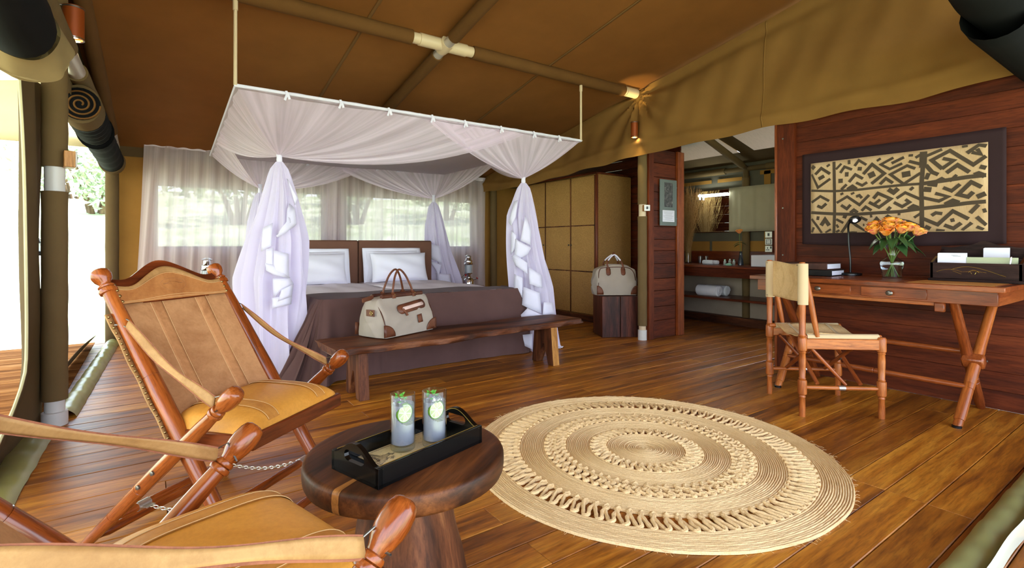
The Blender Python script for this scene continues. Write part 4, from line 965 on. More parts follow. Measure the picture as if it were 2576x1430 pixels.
        b = MB(); b.tube([strap(k/30, 1.03)+V((0, 0, -.001)) for k in range(31)], .0022, 5, flat=(1.3, .7)); b.tube([strap(k/30, -.03)+V((0, 0, -.001)) for k in range(31)], .0022, 5, flat=(1.3, .7)); b.build('strap_edge', M['strapedge'], t)
        for pc_, off_ in ((bp(s_, sz+.003), 1), (apx(s_, .556), -1)):
            b = MB(); e0 = strap(0 if off_ > 0 else 1, 0); e1 = strap(0 if off_ > 0 else 1, 1); back_ = -.03 if off_ > 0 else .03
            b.tube([e0, e0+V((0, back_*.7, .006)), pc_+V((-s_*.027, back_*.25, 0)), pc_+V((s_*.027, back_*.25, 0)), e1+V((0, back_*.7, .006)), e1], .0021, 6); b.build('wire_ring', M['iron'], t)
    return t
sc1 = safari_chair('leather safari armchair facing the round table, whole in view', (.03, 2.374, 0), math.radians(-140))
sc2 = safari_chair('nearest leather safari armchair, cut off by the lower left edge', (-.314, .922, 0), math.radians(-74.4), -.09, .87, .82)

# ================================================================ ROUND TABLE, TRAY, DRINKS
tb = thing('round_table', 'round dark wooden side table with a thick top and pillar', 'side table', (.562, 1.287, 0))
M['ttop'] = wood('round table top timber', S(44, 22, 10), S(80, 42, 18), S(112, 64, 30), 'x', 20, .5, .0, .0, bmp=.2, spec=.25)
MB().lathe([(0, -.058), (.25, -.058), (.2575, -.054), (.261, -.046), (.263, -.028), (.262, -.010), (.259, -.004), (.253, -.0005), (.246, 0), (0, 0)], n=64).build('table_top', M['ttop'], tb, loc=(0, 0, .45), rot=Quaternion((0, 0, 1), .62))
def pil(u, v):
    a = u*2*PI; z = v*.39; r_ = lerp(.175, .092, v**.75); e = lambda c: math.copysign(abs(c)**.55, c); q = V((r_*e(math.cos(a)), r_*e(math.sin(a)), z)); return RZ(.62) @ q+V((.002*math.sin(z*40+a*5), 0, 0))
b = MB().grid(pil, 40, 14, closed_u=True); b.f.append(tuple(range(40))[::-1]); b.mi.append(0); b.build('pillar', M['dark_z'], tb)
def wedge(u, v):
    a = lerp(-.05, .05, v); r_ = lerp(.10, .2605, u); return V((r_, a*lerp(.5, 1, u)*.6, 0))
# pale sapwood streak across the rim
spw = wood('pale sapwood streak', S(120, 74, 30), S(150, 96, 44), S(170, 112, 56), 'x', 24, .4, .05)
b = MB(); pr = [(.10, .0006), (.246, .0006), (.2535, .0002), (.2596, -.0035), (.2626, -.010), (.2637, -.028), (.2617, -.046), (.258, -.0545)]
vs = [V((r_*math.cos(k*.042*min(1, (.35+r_*2.2))), r_*math.sin(k*.042*min(1, (.35+r_*2.2))), z)) for r_, z in pr for k in (-1, 0, 1)]
b.add(vs, [(i*3+k, i*3+k+1, i*3+k+4, i*3+k+3) for i in range(7) for k in range(2)]); b.build('sapwood_streak', spw, tb, loc=(0, 0, .45), rot=Quaternion((0, 0, 1), math.radians(-150)))
ZT = .4505
# tray: corners on the table from the photograph's perspective
tc_ = V((.557, 1.243, ZT)); ta = math.atan2(1.218-1.116, .762-.429)
tr_ = thing('serving_tray', 'black lacquered tray with gold lines and an old map inlay', 'tray', tc_, ta)
TLn, TWd = .352, .182
MB().box((0, 0, .005), (TLn, TWd, .01), ch=.001).build('base', M['lacquer'], tr_)
mapm, nt, n, l, p = newmat('old printed map'); vec = coords(nt)
f = noise(nt, vec, 9, 5, .6, .6); g_ = noise(nt, vec, 160, 3)
sea = S(226, 202, 150); c = ramp(nt, f, [(.55, sea), (.57, S(88, 76, 60)), (.6, S(168, 148, 112)), (.66, S(206, 184, 138))]); c = mixc(nt, ramp(nt, g_, [(.6, (0, 0, 0, 1)), (.66, (.5, .5, .5, 1))]), c, S(110, 94, 70)); l.new(c, p.inputs['Base Color']); p.inputs['Roughness'].default_value = .3; p.inputs['Coat Weight'].default_value = .6
MB().box((0, 0, .0108), (.222, .155, .0012)).build('map_inlay', mapm, tr_, smooth=False)
b = MB()
for a_, c_ in (((-.105, -.07), (.105, -.07)), ((.105, -.07), (.105, .07)), ((.105, .07), (-.105, .07)), ((-.105, .07), (-.105, -.07))): b.tube([(a_[0], a_[1], .0116), (c_[0], c_[1], .0116)], .0005, 4)
b.box((-.055, -.058, .0116), (.05, .012, .0006)); b.build('map_border', plain('map ink', S(70, 60, 50), .5), tr_)
for s_ in (1, -1):
    MB().box((0, s_*(TWd/2-.006), .024), (TLn, .012, .048), ch=.0015).build('long_side', M['lacquer'], tr_)
    b = MB(); b.tube([(-TLn/2+.01, s_*(TWd/2-.0085), .0484), (TLn/2-.01, s_*(TWd/2-.0085), .0484)], .0009, 4); b.build('gold_line', M['gold'], tr_)
    # arched end with a hand hole
    bm = bmesh.new(); out = [(-TWd/2, .0)]+[(TWd/2, 0)]+[(TWd/2*math.cos(a), 0) for a in ()]
    arch = [(lerp(TWd/2, -TWd/2, k/24), .046+.036*math.sin(max(0, min(1, (k/24-.08)/.84))*PI)**1.4) for k in range(25)]
    out = out+arch; hole = stadium(0, .05, .078, .026, 0, 6)
    vo = [bm.verts.new((0, x, z)) for x, z in out]; vh = [bm.verts.new((0, x, z)) for x, z in hole]
    eo = [bm.edges.new((vo[i], vo[(i+1) % len(vo)])) for i in range(len(vo))]; eh = [bm.edges.new((vh[i], vh[(i+1) % len(vh)])) for i in range(len(vh))]
    bmesh.ops.triangle_fill(bm, edges=eo+eh, use_beauty=True); bmesh.ops.recalc_face_normals(bm, faces=bm.faces)
    bm.verts.index_update(); b = MB(); b.add([v.co+V((s_*(TLn/2-.006), 0, 0)) for v in bm.verts], [[v.index for v in f_.verts] for f_ in bm.faces]); bm.free()
    b.build('arched_end', M['lacquer'], tr_, smooth=False, solid=.012)
    b = MB(); b.tube([(s_*(TLn/2-.0125), x, z-.003) for x, z in arch], .0009, 4); b.build('gold_line', M['gold'], tr_)
def text_mesh(body, size, name, m, parent, mat4, extrude=.0003):
    cu = bpy.data.curves.new(name, 'FONT'); cu.body = body; cu.size = size; cu.align_x = 'CENTER'; cu.align_y = 'CENTER'; cu.extrude = extrude; o = bpy.data.objects.new(name, cu); COL.objects.link(o)
    dg = bpy.context.evaluated_depsgraph_get(); me = bpy.data.meshes.new_from_object(o.evaluated_get(dg)); bpy.data.objects.remove(o); bpy.data.curves.remove(cu)
    me.transform(mat4); me.materials.clear(); me.materials.append(m); q = bpy.data.objects.new(name, me); COL.objects.link(q); q.parent = parent; return q
text_mesh('AFRICA', .011, 'map_title', plain('map title ink', S(60, 50, 44), .5), tr_, Matrix.Translation((-.092, .03, .0118)) @ Matrix.Rotation(-PI/2, 4, 'Z'))
# drinks
M['drink'] = plain('cloudy lemonade', S(164, 162, 174), .25, **{'Transmission Weight': .35, 'Subsurface Weight': .0})
M['lime'], nt, n, l, p = newmat('cut lime flesh'); vec = coords(nt); l.new(ramp(nt, noise(nt, vec, 60, 3), [(.35, S(158, 164, 108)), (.6, S(186, 188, 140))]), p.inputs['Base Color']); p.inputs['Roughness'].default_value = .35
M['rind'] = plain('green lime rind', S(96, 138, 34), .4)
M['pith'] = plain('pale lime pith', S(200, 202, 178), .5)
M['mint'] = plain('mint leaf', S(78, 150, 44), .5)
M['ice'] = plain('ice', (1, 1, 1, 1), .05, **{'Transmission Weight': 1.0, 'IOR': 1.31})
def drink(label, x, y):
    ra = 0; tc2 = V((-x, -y, 0)).normalized(); rg2 = V((-tc2.y, tc2.x, 0))*1
    if rg2.x < 0: rg2 = -rg2
    nn2 = (tc2*.78+rg2*.62).normalized()
    def cut(q):
        sc_ = tc2*.0090+rg2*.004+V((0, 0, .098))
        for i, p_ in enumerate(q.v):
            p_ = V(p_); dd = p_.dot(nn2)-.0058; pl_ = (p_-sc_)-nn2*(p_-sc_).dot(nn2)
            if pl_.length < .0262 and dd > 0: q.v[i] = tuple(p_-nn2*dd)
        return q
    t = thing('glass_of_lemonade', label, 'drink', (x, y, ZT+.0118), ra, 'glasses on the tray')
    R_ = .0325; H_ = .147
    MB().lathe([(0, 0), (R_-.006, 0), (R_-.001, .004), (R_, .012), (R_, H_), (R_-.001, H_+.0012), (R_-.0022, H_), (R_-.0022, .018), (R_-.008, .013), (0, .012)], n=48).build('tumbler', M['glass'], t)
    lq = MB().lathe([(0, .0145), (R_-.009, .0155), (R_-.0032, .020), (R_-.0029, .066)]+[(R_-.0029, .066+.0025*k) for k in range(1, 23)]+[(R_-.0045, .1212), (R_*.5, .1213), (0, .1213)], n=72)
    cut(lq).build('lemonade', M['drink'], t)
    rg = random.Random(int(x*1000))
    for k in range(3):
        b = MB().box((rg.uniform(-.012, .012), rg.uniform(-.012, .012), .124+rg.uniform(-.004, .004)), (.017, .017, .015), RZ(rg.uniform(0, 3)) @ RX(rg.uniform(-.6, .6)), .003); b.build('ice_cube', M['ice'], t)
    b = MB()
    for k in range(9):
        a = k*2.4; rr_ = .004+.001*k; c_ = V((-.006+rr_*math.cos(a)*1.1, .004+rr_*math.sin(a), .121+.002*(9-k)+rg.uniform(0, .004))); d_ = V((math.cos(a), math.sin(a), .75)).normalized(); w_ = V((-math.sin(a), math.cos(a), 0)); s_ = .011
        b.add([c_, c_+d_*s_*.5+w_*s_*.6, c_+d_*s_*1.15, c_+d_*s_*.5-w_*s_*.6, c_+d_*s_*.6+V((0, 0, -.003))], [(0, 1, 4), (1, 2, 4), (2, 3, 4), (3, 0, 4)])
    b.build('mint_sprig', M['mint'], t, smooth=False)
    # lime wheel hooked on the rim, facing the viewer side
    sl = MB().lathe([(.0205, -.0026), (.0245, -.0026), (.0245, .0026), (.0222, .0026)], n=36, caps=False).build('lime_slice', M['rind'], t, loc=tc2*.0090+rg2*.004+V((0, 0, .098)), rot=V((0, 0, 1)).rotation_difference(nn2))
    MB().lathe([(.0225, -.0024), (0, -.0024)], n=36, caps=False).build('lime_back', M['pith'], sl)
    MB().lathe([(.0223, .0027), (.0210, .0028), (.0, .0028)], n=36, caps=False).build('lime_pith', M['pith'], sl)
    for k in range(8):
        a0 = k*PI/4+.08; a1 = (k+1)*PI/4-.08; P = [(.003*math.cos((a0+a1)/2), .003*math.sin((a0+a1)/2))]+[(.0198*math.cos(lerp(a0, a1, q/5)), .0198*math.sin(lerp(a0, a1, q/5))) for q in range(6)]
        MB().prism(P, .0008, Matrix.Translation((0, 0, .0026))).build('lime_segment', M['lime'], sl)
    return t
drink('tall glass of lemonade with lime and mint, the nearer of the two on the tray', .541, 1.262)
drink('tall glass of lemonade with mint bunch, the farther of the two on the tray', .622, 1.240)

# ================================================================ JUTE RUG
M['jute'], nt, n, l, p = newmat('braided jute'); vec = coords(nt); f = noise(nt, vec, 260, 3, .7); g_ = noise(nt, vec, 7, 4)
c = mixc(nt, .5, ramp(nt, f, [(.3, S(206, 164, 108)), (.6, S(246, 212, 158)), (.8, S(252, 228, 184))]), ramp(nt, g_, [(.3, S(224, 184, 128)), (.7, S(248, 216, 164))])); l.new(c, p.inputs['Base Color']); p.inputs['Roughness'].default_value = .95; p.inputs['Specular IOR Level'].default_value = .1; l.new(bump(nt, f, .7, .004), p.inputs['Normal'])
rug = thing('jute_rug', 'large round braided jute rug with open looped rings', 'rug', (1.968, 1.655, .001)); RS = .845/.848
def braid(r0, r1, n_, seed):
    rg = random.Random(seed); prof = []; k = (r1-r0)/n_
    for i in range(n_):
        h = .0095+rg.uniform(-.0012, .0012); w_ = rg.uniform(.9, 1.0)
        prof += [(r0+k*(i+.02), .0035), (r0+k*(i+.2), h*.82), (r0+k*(i+.5), h), (r0+k*(i+.8), h*.82)]
    prof.append((r1, .0015)); prof = [(r0, 0)]+prof+[(r1, 0)]
    b = MB(); nn = 144
    for j, (r_, z) in enumerate(prof):
        for q in range(nn):
            a = 2*PI*q/nn; w = 1+.0035*math.sin(a*3+seed)+.0022*math.sin(a*7+seed*2+r_*9)+.0012*math.sin(a*19+r_*40); b.v.append((r_*w*math.cos(a), r_*w*math.sin(a), z*(1+.10*math.sin(a*61+j))))
    for j in range(len(prof)-1):
        for q in range(nn): l_ = (q+1) % nn; b.f.append((j*nn+q, j*nn+l_, (j+1)*nn+l_, (j+1)*nn+q)); b.mi.append(0)
    return b
bands = [(.0, .193, 22), (.262, .394, 15), (.488, .622, 15), (.724, .848, 14)]
for i, (a, c_, n_) in enumerate(bands): braid(a, c_, n_, i+1).build('braided_band', M['jute'], rug, angle=80)
def loops(r0, r1, cnt, seed, zig=1.0):
    """one rope loop per object: a strand going out, round and back; copies share the mesh"""
    rg = random.Random(seed); da = 2*PI/cnt; protos = []
    for q in range(3):
        pts = []; j = rg.uniform(-.15, .15)
        A0 = V((r0-.004, 0, .006)); pts = [(r0-.006, -.0), (r0+.012, -.10+j), (lerp(r0, r1, .5), .30*zig+j), (r1-.012, .62*zig), (r1+.002, .80*zig), (r1-.010, 1.02*zig), (lerp(r0, r1, .5), .72*zig-j), (r0+.012, .98), (r0-.006, 1.0)]
        P = [V((r_*math.cos(a*da), r_*math.sin(a*da), .0065+.0025*math.sin(i*1.3+q))) for i, (r_, a) in enumerate(pts)]
        P = catmull(P, 4); b = MB(); b.tube(P, [.0082*(1+.13*math.sin(i*1.9)) for i in range(len(P))], 6); o = b.build('rope_loop', M['jute'], rug); protos.append(o)
    for i in range(cnt):
        if i < 3: o = protos[i]
        else: o = protos[rg.randrange(3)].copy(); COL.objects.link(o)
        o.rotation_euler = (0, 0, i*da+rg.uniform(-.06, .06)*da)
loops(.193, .262, 40, 1); loops(.394, .441, 62, 2); loops(.441, .488, 68, 3); loops(.622, .724, 92, 4)
b = MB(); rg = random.Random(8)
for k in range(230):
    a = rg.uniform(0, 2*PI); r_ = .846; d_ = rg.uniform(.006, .026); a2 = a+rg.uniform(-.03, .03); p0 = V((r_*math.cos(a), r_*math.sin(a), rg.uniform(.002, .009))); p2 = V(((r_+d_)*math.cos(a2), (r_+d_)*math.sin(a2), rg.uniform(.001, .012))); pm = (p0+p2)/2+V((0, 0, rg.uniform(0, .008)))
    b.tube([p0, pm, p2], .00045, 3, caps=False)
o = b.build('loose_fibres', M['jute'], rug); o['kind'] = 'stuff'
# ================================================================ DESK AND WHAT STANDS ON IT
ZD = .785; DX0, DX1, DY0, DY1 = 3.50, 4.16, .66, 2.0
dk = thing('writing_desk', 'long reddish campaign desk with crossed turned legs against the panelled wall', 'desk', (3.83, 1.33, 0)); od = V((-3.83, -1.33, 0))
MB().box(V(((DX0+DX1)/2, (DY0+DY1)/2, ZD-.014))+od, (DX1-DX0, DY1-DY0, .028), ch=.003).build('desk_top', M['desk_y'], dk)
for y0, y1, m in ((DY0+.05, DY0+.43, 'seatstrip'), (1.14, 1.56, 'desk_y')):
    MB().box(V((3.76, (y0+y1)/2, ZD+.0006))+od, (.40, y1-y0, .0016), ch=.0005).build('leather_inset', M[m], dk)
for y in (DY0+.045, DY0+.435): MB().box(V((3.76, y, ZD+.001))+od, (.40, .006, .0022)).build('inset_line', M['desk_x'], dk, smooth=False)
AZ0, AZ1 = .682, ZD-.028
MB().box(V((DX0+.06, (DY0+DY1)/2, (AZ0+AZ1)/2))+od, (.03, DY1-DY0-.07, AZ1-AZ0), ch=.002).build('front_apron', M['desk_y'], dk)
for y in (DY0+.05, DY1-.05): MB().box(V(((DX0+DX1)/2, y, (AZ0+AZ1)/2))+od, (DX1-DX0-.1, .03, AZ1-AZ0), ch=.002).build('side_apron', M['desk_x'], dk)
MB().box(V((DX1-.03, (DY0+DY1)/2, (AZ0+AZ1)/2))+od, (.02, DY1-DY0-.1, AZ1-AZ0)).build('back_apron', M['desk_y'], dk, smooth=False)
for y0, y1 in ((.985, 1.315), (1.365, 1.72)):
    dr = MB().box(V((DX0+.044, (y0+y1)/2, (AZ0+AZ1)/2+.002))+od, (.014, y1-y0-.006, AZ1-AZ0-.018), ch=.0025).build('drawer', M['desk_y'], dk)
    MB().lathe([(.005, 0), (.005, .008), (.013, .012), (.015, .018), (.011, .023), (0, .025)], V((DX0+.037, (y0+y1)/2+.01, (AZ0+AZ1)/2))+od, 16, RY(-PI/2), sx=1, sy=1.25).build('drawer_knob', M['iron'], dr)
MB().box(V((DX0+.07, 1.4, AZ0-.010))+od, (.025, .96, .022), ch=.003).build('under_rail', M['chairwood_y'], dk)
MB().box(V((DX0+.06, .935, AZ0-.026))+od, (.03, .045, .05), ch=.004).build('rail_stop', M['desk_y'], dk)
for y, dy in ((.86, -1), (1.86, 1)):
    P = [(.020, 0), (.023, .03), (.021, .05), (.021, .052), (.025, .054), (.026, .10), (.0255, .27), (.0235, .272), (.0235, .275), (.026, .277), (.027, .31), (.0255, .312), (.0255, .315), (.027, .318), (.028, .46), (.028, .56), (.026, .60), (.024, 1)]
    rod('leg', P, V((3.60, y-.012*dy, .0))+od, V((4.14, y+.035*dy, AZ0+.01))+od, M['chairwood_z'], dk, 18)
    rod('leg', P, V((4.15, y-.03*dy, .0))+od, V((3.615, y-.03*dy, AZ0+.01))+od, M['desk_z'], dk, 18)
    MB().box(V((3.855, y, .335))+od, (.062, .10, .07), RY(-.62), .008).build('pivot_block', M['desk_z'], dk)
    MB().lathe([(.022, 0), (.023, .012), (.018, .014)], V((3.60, y-.012*dy, 0))+od, 14).build('foot_cap', M['blackplastic'], dk)
    MB().lathe([(.006, 0), (.005, .004), (0, .005)], V((3.87, y-.055, .34))+od, 8, RX(PI/2)).build('bolt', M['iron'], dk)
for p0, p1 in (((3.743, .86, .205), (3.743, 1.86, .205)), ((3.90, .87, .375), (3.90, 1.85, .375))):
    rod('stretcher', [(.010, 0), (.014, .03), (.0155, .1), (.017, .45), (.015, .452), (.015, .456), (.017, .458), (.0155, .9), (.014, .97), (.010, 1)], V(p0)+od, V(p1)+od, M['desk_z'], dk, 14)
# desk chair of turned wood with canvas back and seat
ch = thing('desk_chair', 'folding campaign chair with canvas seat and back beside the desk', 'chair', (3.42, 1.486, 0), math.atan2(.76, .651)-0.0)
# local: x from the near back leg to the far one, y negative towards the desk front (the sitting side)
HW, HD = .232, .218
M['chaircanvas'] = leather('worn tan chair canvas', S(212, 178, 128), S(184, 144, 92), .75, 6)
M['canvasroll'] = cloth('pale rolled canvas edge', S(190, 166, 130), .85, 500, .05)
LP = lambda top: [(.0165, 0), (.0175, .04), (.0155, .11), (.019, .115), (.0155, .122), (.0155, .125), (.0235, .132), (.0245, .14), (.0245, .205), (.0235, .212), (.0165, .216), (.020, .222), (.0165, .228), (.0185, .29), (.0195, .33), (.017, .368), (.021, .374), (.017, .38), (.0235, .386), (.0245, .395), (.0245, .455), (.022, .462)] + ([(.016, .466), (.02, .472), (.0165, .48), (.0185, .60), (.0185, .75), (.0165, .895), (.014, .9), (0, .9)] if top else [(.019, .468), (0, .47)])
for x in (-HW, HW):
    MB().lathe(LP(True), n=18).build('back_leg', M['chairwood_z'], ch, loc=(x, HD, 0))
    MB().lathe(LP(False), n=18).build('front_leg', M['chairwood_z'], ch, loc=(x, -HD, 0))
    MB().box((x, 0, .425), (.026, 2*HD-.03, .062), ch=.004).build('side_rail', M['chairwood_y'], ch)
    st = rod('side_stretcher', [(.010, 0), (.0115, .06), (.0125, .5), (.0115, .94), (.010, 1)], (x, HD-.02, .17), (x, -HD+.02, .17), M['chairwood_z'], ch, 12)
    MB().lathe([(.0142, -.018), (.0142, .018)], (x, -.0, .17), 14, RX(PI/2)).build('steel_band', M['clip'], ch)
    rod('back_brace', [(.012, 0), (.0155, .2), (.0165, .6), (.013, .95), (.010, 1)], (x*.99, HD-.085, .465), (x, HD-.012, .86), M['chairwood_z'], ch, 12)
for y in (-HD, HD):
    for s_ in (1, -1):
        rod('cross_brace', [(.011, 0), (.0125, .5), (.011, 1)], (s_*(HW-.03), y*.55, .185), (-s_*(HW-.06), y*.55+s_*.012, .405), M['desk_z'], ch, 12)
        if y < 0: continue
    MB().lathe([(.015, -.012), (.016, 0), (.015, .012)], (0, y*.55, .30), 10, RX(PI/2)).build('pivot_bolt', M['iron'], ch)
for s_ in (1, -1):
    rod('fold_strut', [(.010, 0), (.0115, .5), (.009, 1)], (s_*(HW-.02), HD*.75, .40), (s_*(HW-.015), -.03, .185), M['desk_z'], ch, 12)
    rod('seat_dowel', [(.013, 0), (.013, 1)], (s_*HW*.93, HD+.01, .462), (s_*HW*.93, -HD-.005, .466), M['chairwood_z'], ch, 12)
    rod('seat_roll', [(.0175, 0), (.0175, 1)], (s_*HW*.93, HD-.03, .462), (s_*HW*.93, -HD+.01, .466), M['canvasroll'], ch, 14)
def seatf(u, v):
    x = lerp(-HW*.93, HW*.93, u); y = lerp(HD-.03, -HD+.01, v); return V((x, y, .480-.040*math.sin(u*PI)-.012*math.sin(v*PI)*math.sin(u*PI)+.003*math.sin(u*17+v*7)))
MB().grid(seatf, 20, 16).build('canvas_seat', M['chaircanvas'], ch, solid=.004)
for v_ in (.2, .8):
    b = MB().grid(lambda u, v: seatf(u, v_-.025+.05*v)+V((0, 0, .0035)), 20, 2); b.build('seat_tape', M['canvasroll'], ch, solid=.001)
def backf(u, v):
    x = lerp(-HW, HW, u); z = lerp(.655, .895, v)-.014*math.sin(u*PI)*(v-.2); return V((x, HD-.012-.034*math.sin(u*PI)*(.6+.4*v), z+.003*math.sin(u*9)))
MB().grid(backf, 20, 12).build('canvas_back', M['chaircanvas'], ch, solid=.004)
for s_ in (1, -1):
    MB().lathe([(.0245, .652), (.0255, .70), (.0245, .89), (.021, .893)], n=18, sy=1.15).build('back_sleeve', M['canvasroll'], ch, loc=(s_*HW, HD-.004, 0))
    for z in (.665, .882): MB().lathe([(.004, 0), (.003, .002), (0, .003)], (s_*(HW-.014), HD+.0215, z), 8, RX(-PI/2)).build('rivet', M['iron'], ch)

# books at the far end of the desk
def book(label, c, L, W_, H_, rz, cov, pg):
    t = thing('book', label, 'book', c, rz); cm = leather(label, cov, tuple(x*.6 for x in cov[:3])+(1,), .5, 12)
    MB().box((0, 0, .003), (L, W_, .006), ch=.002).build('cover', cm, t); MB().box((0, 0, H_-.003), (L, W_, .006), ch=.002).build('cover', cm, t)
    MB().box((-L/2+.004, 0, H_/2), (.010, W_, H_), ch=.003).build('spine', cm, t)
    b = MB()
    for k in range(6): b.box((.004+.0006*(k % 2), 0, .006+(H_-.012)*(k+.5)/6), (L-.02, W_-.016, (H_-.012)/6-.0003))
    b.build('pages', pg, t, smooth=False); return t
book('black folder book lying at the bottom of the desk pile', (3.90, 1.745, ZD+.001), .25, .32, .042, .06, S(22, 20, 20), M['paper'])
book('dark brown leather book on top of the black one', (3.905, 1.765, ZD+.0435), .245, .31, .046, .02, S(74, 42, 32), M['paper'])
# gooseneck desk lamp
lp_ = thing('desk_lamp', 'small black gooseneck lamp with a glowing head on the desk', 'desk lamp', (4.05, 1.567, ZD))
MB().lathe([(0, 0), (.068, 0), (.072, .004), (.072, .014), (.066, .019), (.012, .021), (0, .021)], n=36).build('base', M['blackplastic'], lp_)
LH = V((-.06, -.05, .395))
MB().tube(catmull([(0, 0, .02), (-.002, .0, .12), (.002, .01, .22), (-.0, .012, .30), (-.018, .004, .36), LH+V((.022, .022, .0))], 8), .0065, 10).build('gooseneck', M['blackplastic'], lp_)
hq = V((0, 0, 1)).rotation_difference(V((.42, .40, .80)).normalized())
MB().lathe([(.036, -.012), (.038, -.006), (.032, .008), (.016, .018), (0, .02)], n=28).build('head', M['blackplastic'], lp_, loc=LH, rot=hq)
MB().lathe([(.034, -.0115), (0, -.0118)], n=28, caps=False).build('reflector', M['blackplastic'], lp_, loc=LH, rot=hq)
MB().lathe([(.014, -.0135), (.010, -.017), (0, -.018)], n=18).build('bulb', emit('desk lamp glow', (1, .96, .88, 1), 14), lp_, loc=LH, rot=hq)
# vase of roses
vs_ = thing('vase_of_roses', 'clear glass vase of orange roses standing on the desk', 'vase', (3.93, 1.28, ZD))
VP = [(0, .0), (.047, 0), (.052, .004), (.055, .03), (.066, .085), (.068, .098), (.062, .112), (.045, .124), (.031, .138), (.028, .152), (.031, .18), (.040, .215), (.0415, .217)]
VI = [(.0385, .215), (.029, .18), (.026, .152), (.029, .139), (.043, .1225), (.0595, .110), (.0655, .098), (.0635, .085), (.0525, .03), (.049, .008), (0, .007)]
MB().lathe(VP+VI, n=40).build('glass_vase', M['glass'], vs_)
MB().lathe([(0, .0085), (.0475, .0095), (.051, .03), (.062, .085), (.064, .098), (.059, .108), (0, .108)], n=36).build('water', M['water'], vs_)
M['stem'] = plain('rose stem', S(96, 120, 44), .5); M['rleaf'] = plain('rose leaf', S(40, 72, 34), .4)
def petalmat(name, a, b_, c_):
    m, nt, n, l, p = newmat(name); vec = coords(nt, (1, 1, 1), True); oi = n.new('ShaderNodeObjectInfo')
    c = ramp(nt, noise(nt, vec, 24, 2), [(.34, a), (.5, b_), (.68, c_)]); v = ramp(nt, oi.outputs['Random'], [(0, (.86, .72, .6, 1)), (.5, (1, .95, .9, 1)), (1, (1, 1.12, 1.1, 1))])
    l.new(mixc(nt, 1.0, c, v, 'MULTIPLY'), p.inputs['Base Color']); p.inputs['Roughness'].default_value = .5; return m
M['petal'] = petalmat('orange rose petals', S(222, 104, 10), S(242, 158, 22), S(244, 190, 70)); M['petal2'] = petalmat('pink tipped outer petals', S(232, 140, 40), S(238, 176, 96), S(220, 104, 96))
def petal_mesh(r_, w_, h_, curl, open_):
    def fn(u, v):
        a = (u-.5)*w_; rad = r_*(.25+.75*math.sin(v*PI*.55)**.7)+open_*v**3; z = h_*v-curl*max(0, v-.7)**2*h_*4; e = 1-.35*(abs(u-.5)*2)**3*v
        return V((rad*math.cos(a), rad*math.sin(a), z*e))
    return fn
def rose(parent, c, dirv, s_, seed, mats=('petal', 'petal2')):
    rg = random.Random(seed); q = qdir(dirv); b = MB()
    for layer, (r_, n_, op, h_) in enumerate(((.007, 3, 0, .030), (.012, 4, .002, .033), (.018, 5, .007, .034), (.023, 5, .015, .032))):
        if layer == 3: b.cur = 1
        for k in range(n_):
            fn = petal_mesh(r_*s_, 2*PI/n_*1.35, h_*s_*1.25, .3*layer/3, op*s_*.55); R_ = RZ(2*PI*k/n_+layer*.7+rg.uniform(-.2, .2)); b.grid(lambda u, v: R_ @ fn(u, v), 5, 5)
    o = b.build('rose_bloom', [M[mats[0]], M[mats[1]]], parent, loc=c, rot=q, solid=.0008)
    return o
heads = [(-.125, -.02, .285), (-.082, .03, .315), (-.055, -.05, .305), (-.01, .0, .338), (.0, -.075, .288), (.05, .03, .325), (.06, -.055, .302), (.115, .01, .300), (.112, -.05, .275), (-.085, -.065, .275), (.02, .07, .32), (.085, .06, .315)]
Rr = RZ(-YAW)
for i, h_ in enumerate(heads):
    c = Rr @ V(h_); d_ = V((h_[0]*3, h_[1]*3-.1, .9)); d_ = Rr @ d_
    rose(vs_, c, d_, 1.5, i)
    base = Rr @ V((-h_[0]*.28+.004*(i % 3), -h_[1]*.3, .012)); neck = V((c.x*.22, c.y*.22, .155))
    MB().tube(catmull([base, neck, c*.5+neck*.5+V((0, 0, .01)), c+d_.normalized()*.002], 6), .0026, 6).build('rose_stem', M['stem'], vs_)
def leaf(parent, m, c, d_, L_, W_, droop, seed):
    d_ = V(d_).normalized(); sd = d_.cross(V((0, 0, 1))); sd = sd.normalized() if sd.length > .01 else V((1, 0, 0)); up_ = sd.cross(d_)
    def fn(u, v):
        x = (u-.5)*2; w_ = W_*math.sin(min(1, v*1.02+.02)*PI)**.75*(1-.25*v)
        return V(c)+d_*L_*v+sd*x*w_/2+up_*(-abs(x)*w_*-.18)+V((0, 0, -droop*v*v))
    return MB().grid(fn, 4, 8).build('leaf', m, parent, solid=.0006)
rg = random.Random(4)
for i, (a, z, L_) in enumerate(((-2.9, .235, .08), (-2.6, .262, .075), (-3.3, .27, .07), (.1, .29, .085), (-.15, .25, .085), (.35, .265, .08), (-.5, .225, .095), (-1.2, .25, .075), (-1.7, .225, .08), (-1.5, .28, .06), (.9, .28, .06), (2.2, .27, .06), (-2.2, .27, .07), (1.6, .25, .07))):
    d_ = Rr @ V((math.cos(a), math.sin(a), .12)); leaf(vs_, M['rleaf'], V((d_.x*.035, d_.y*.035, z-.015)), d_, L_*1.5, L_*.95, .085, i)
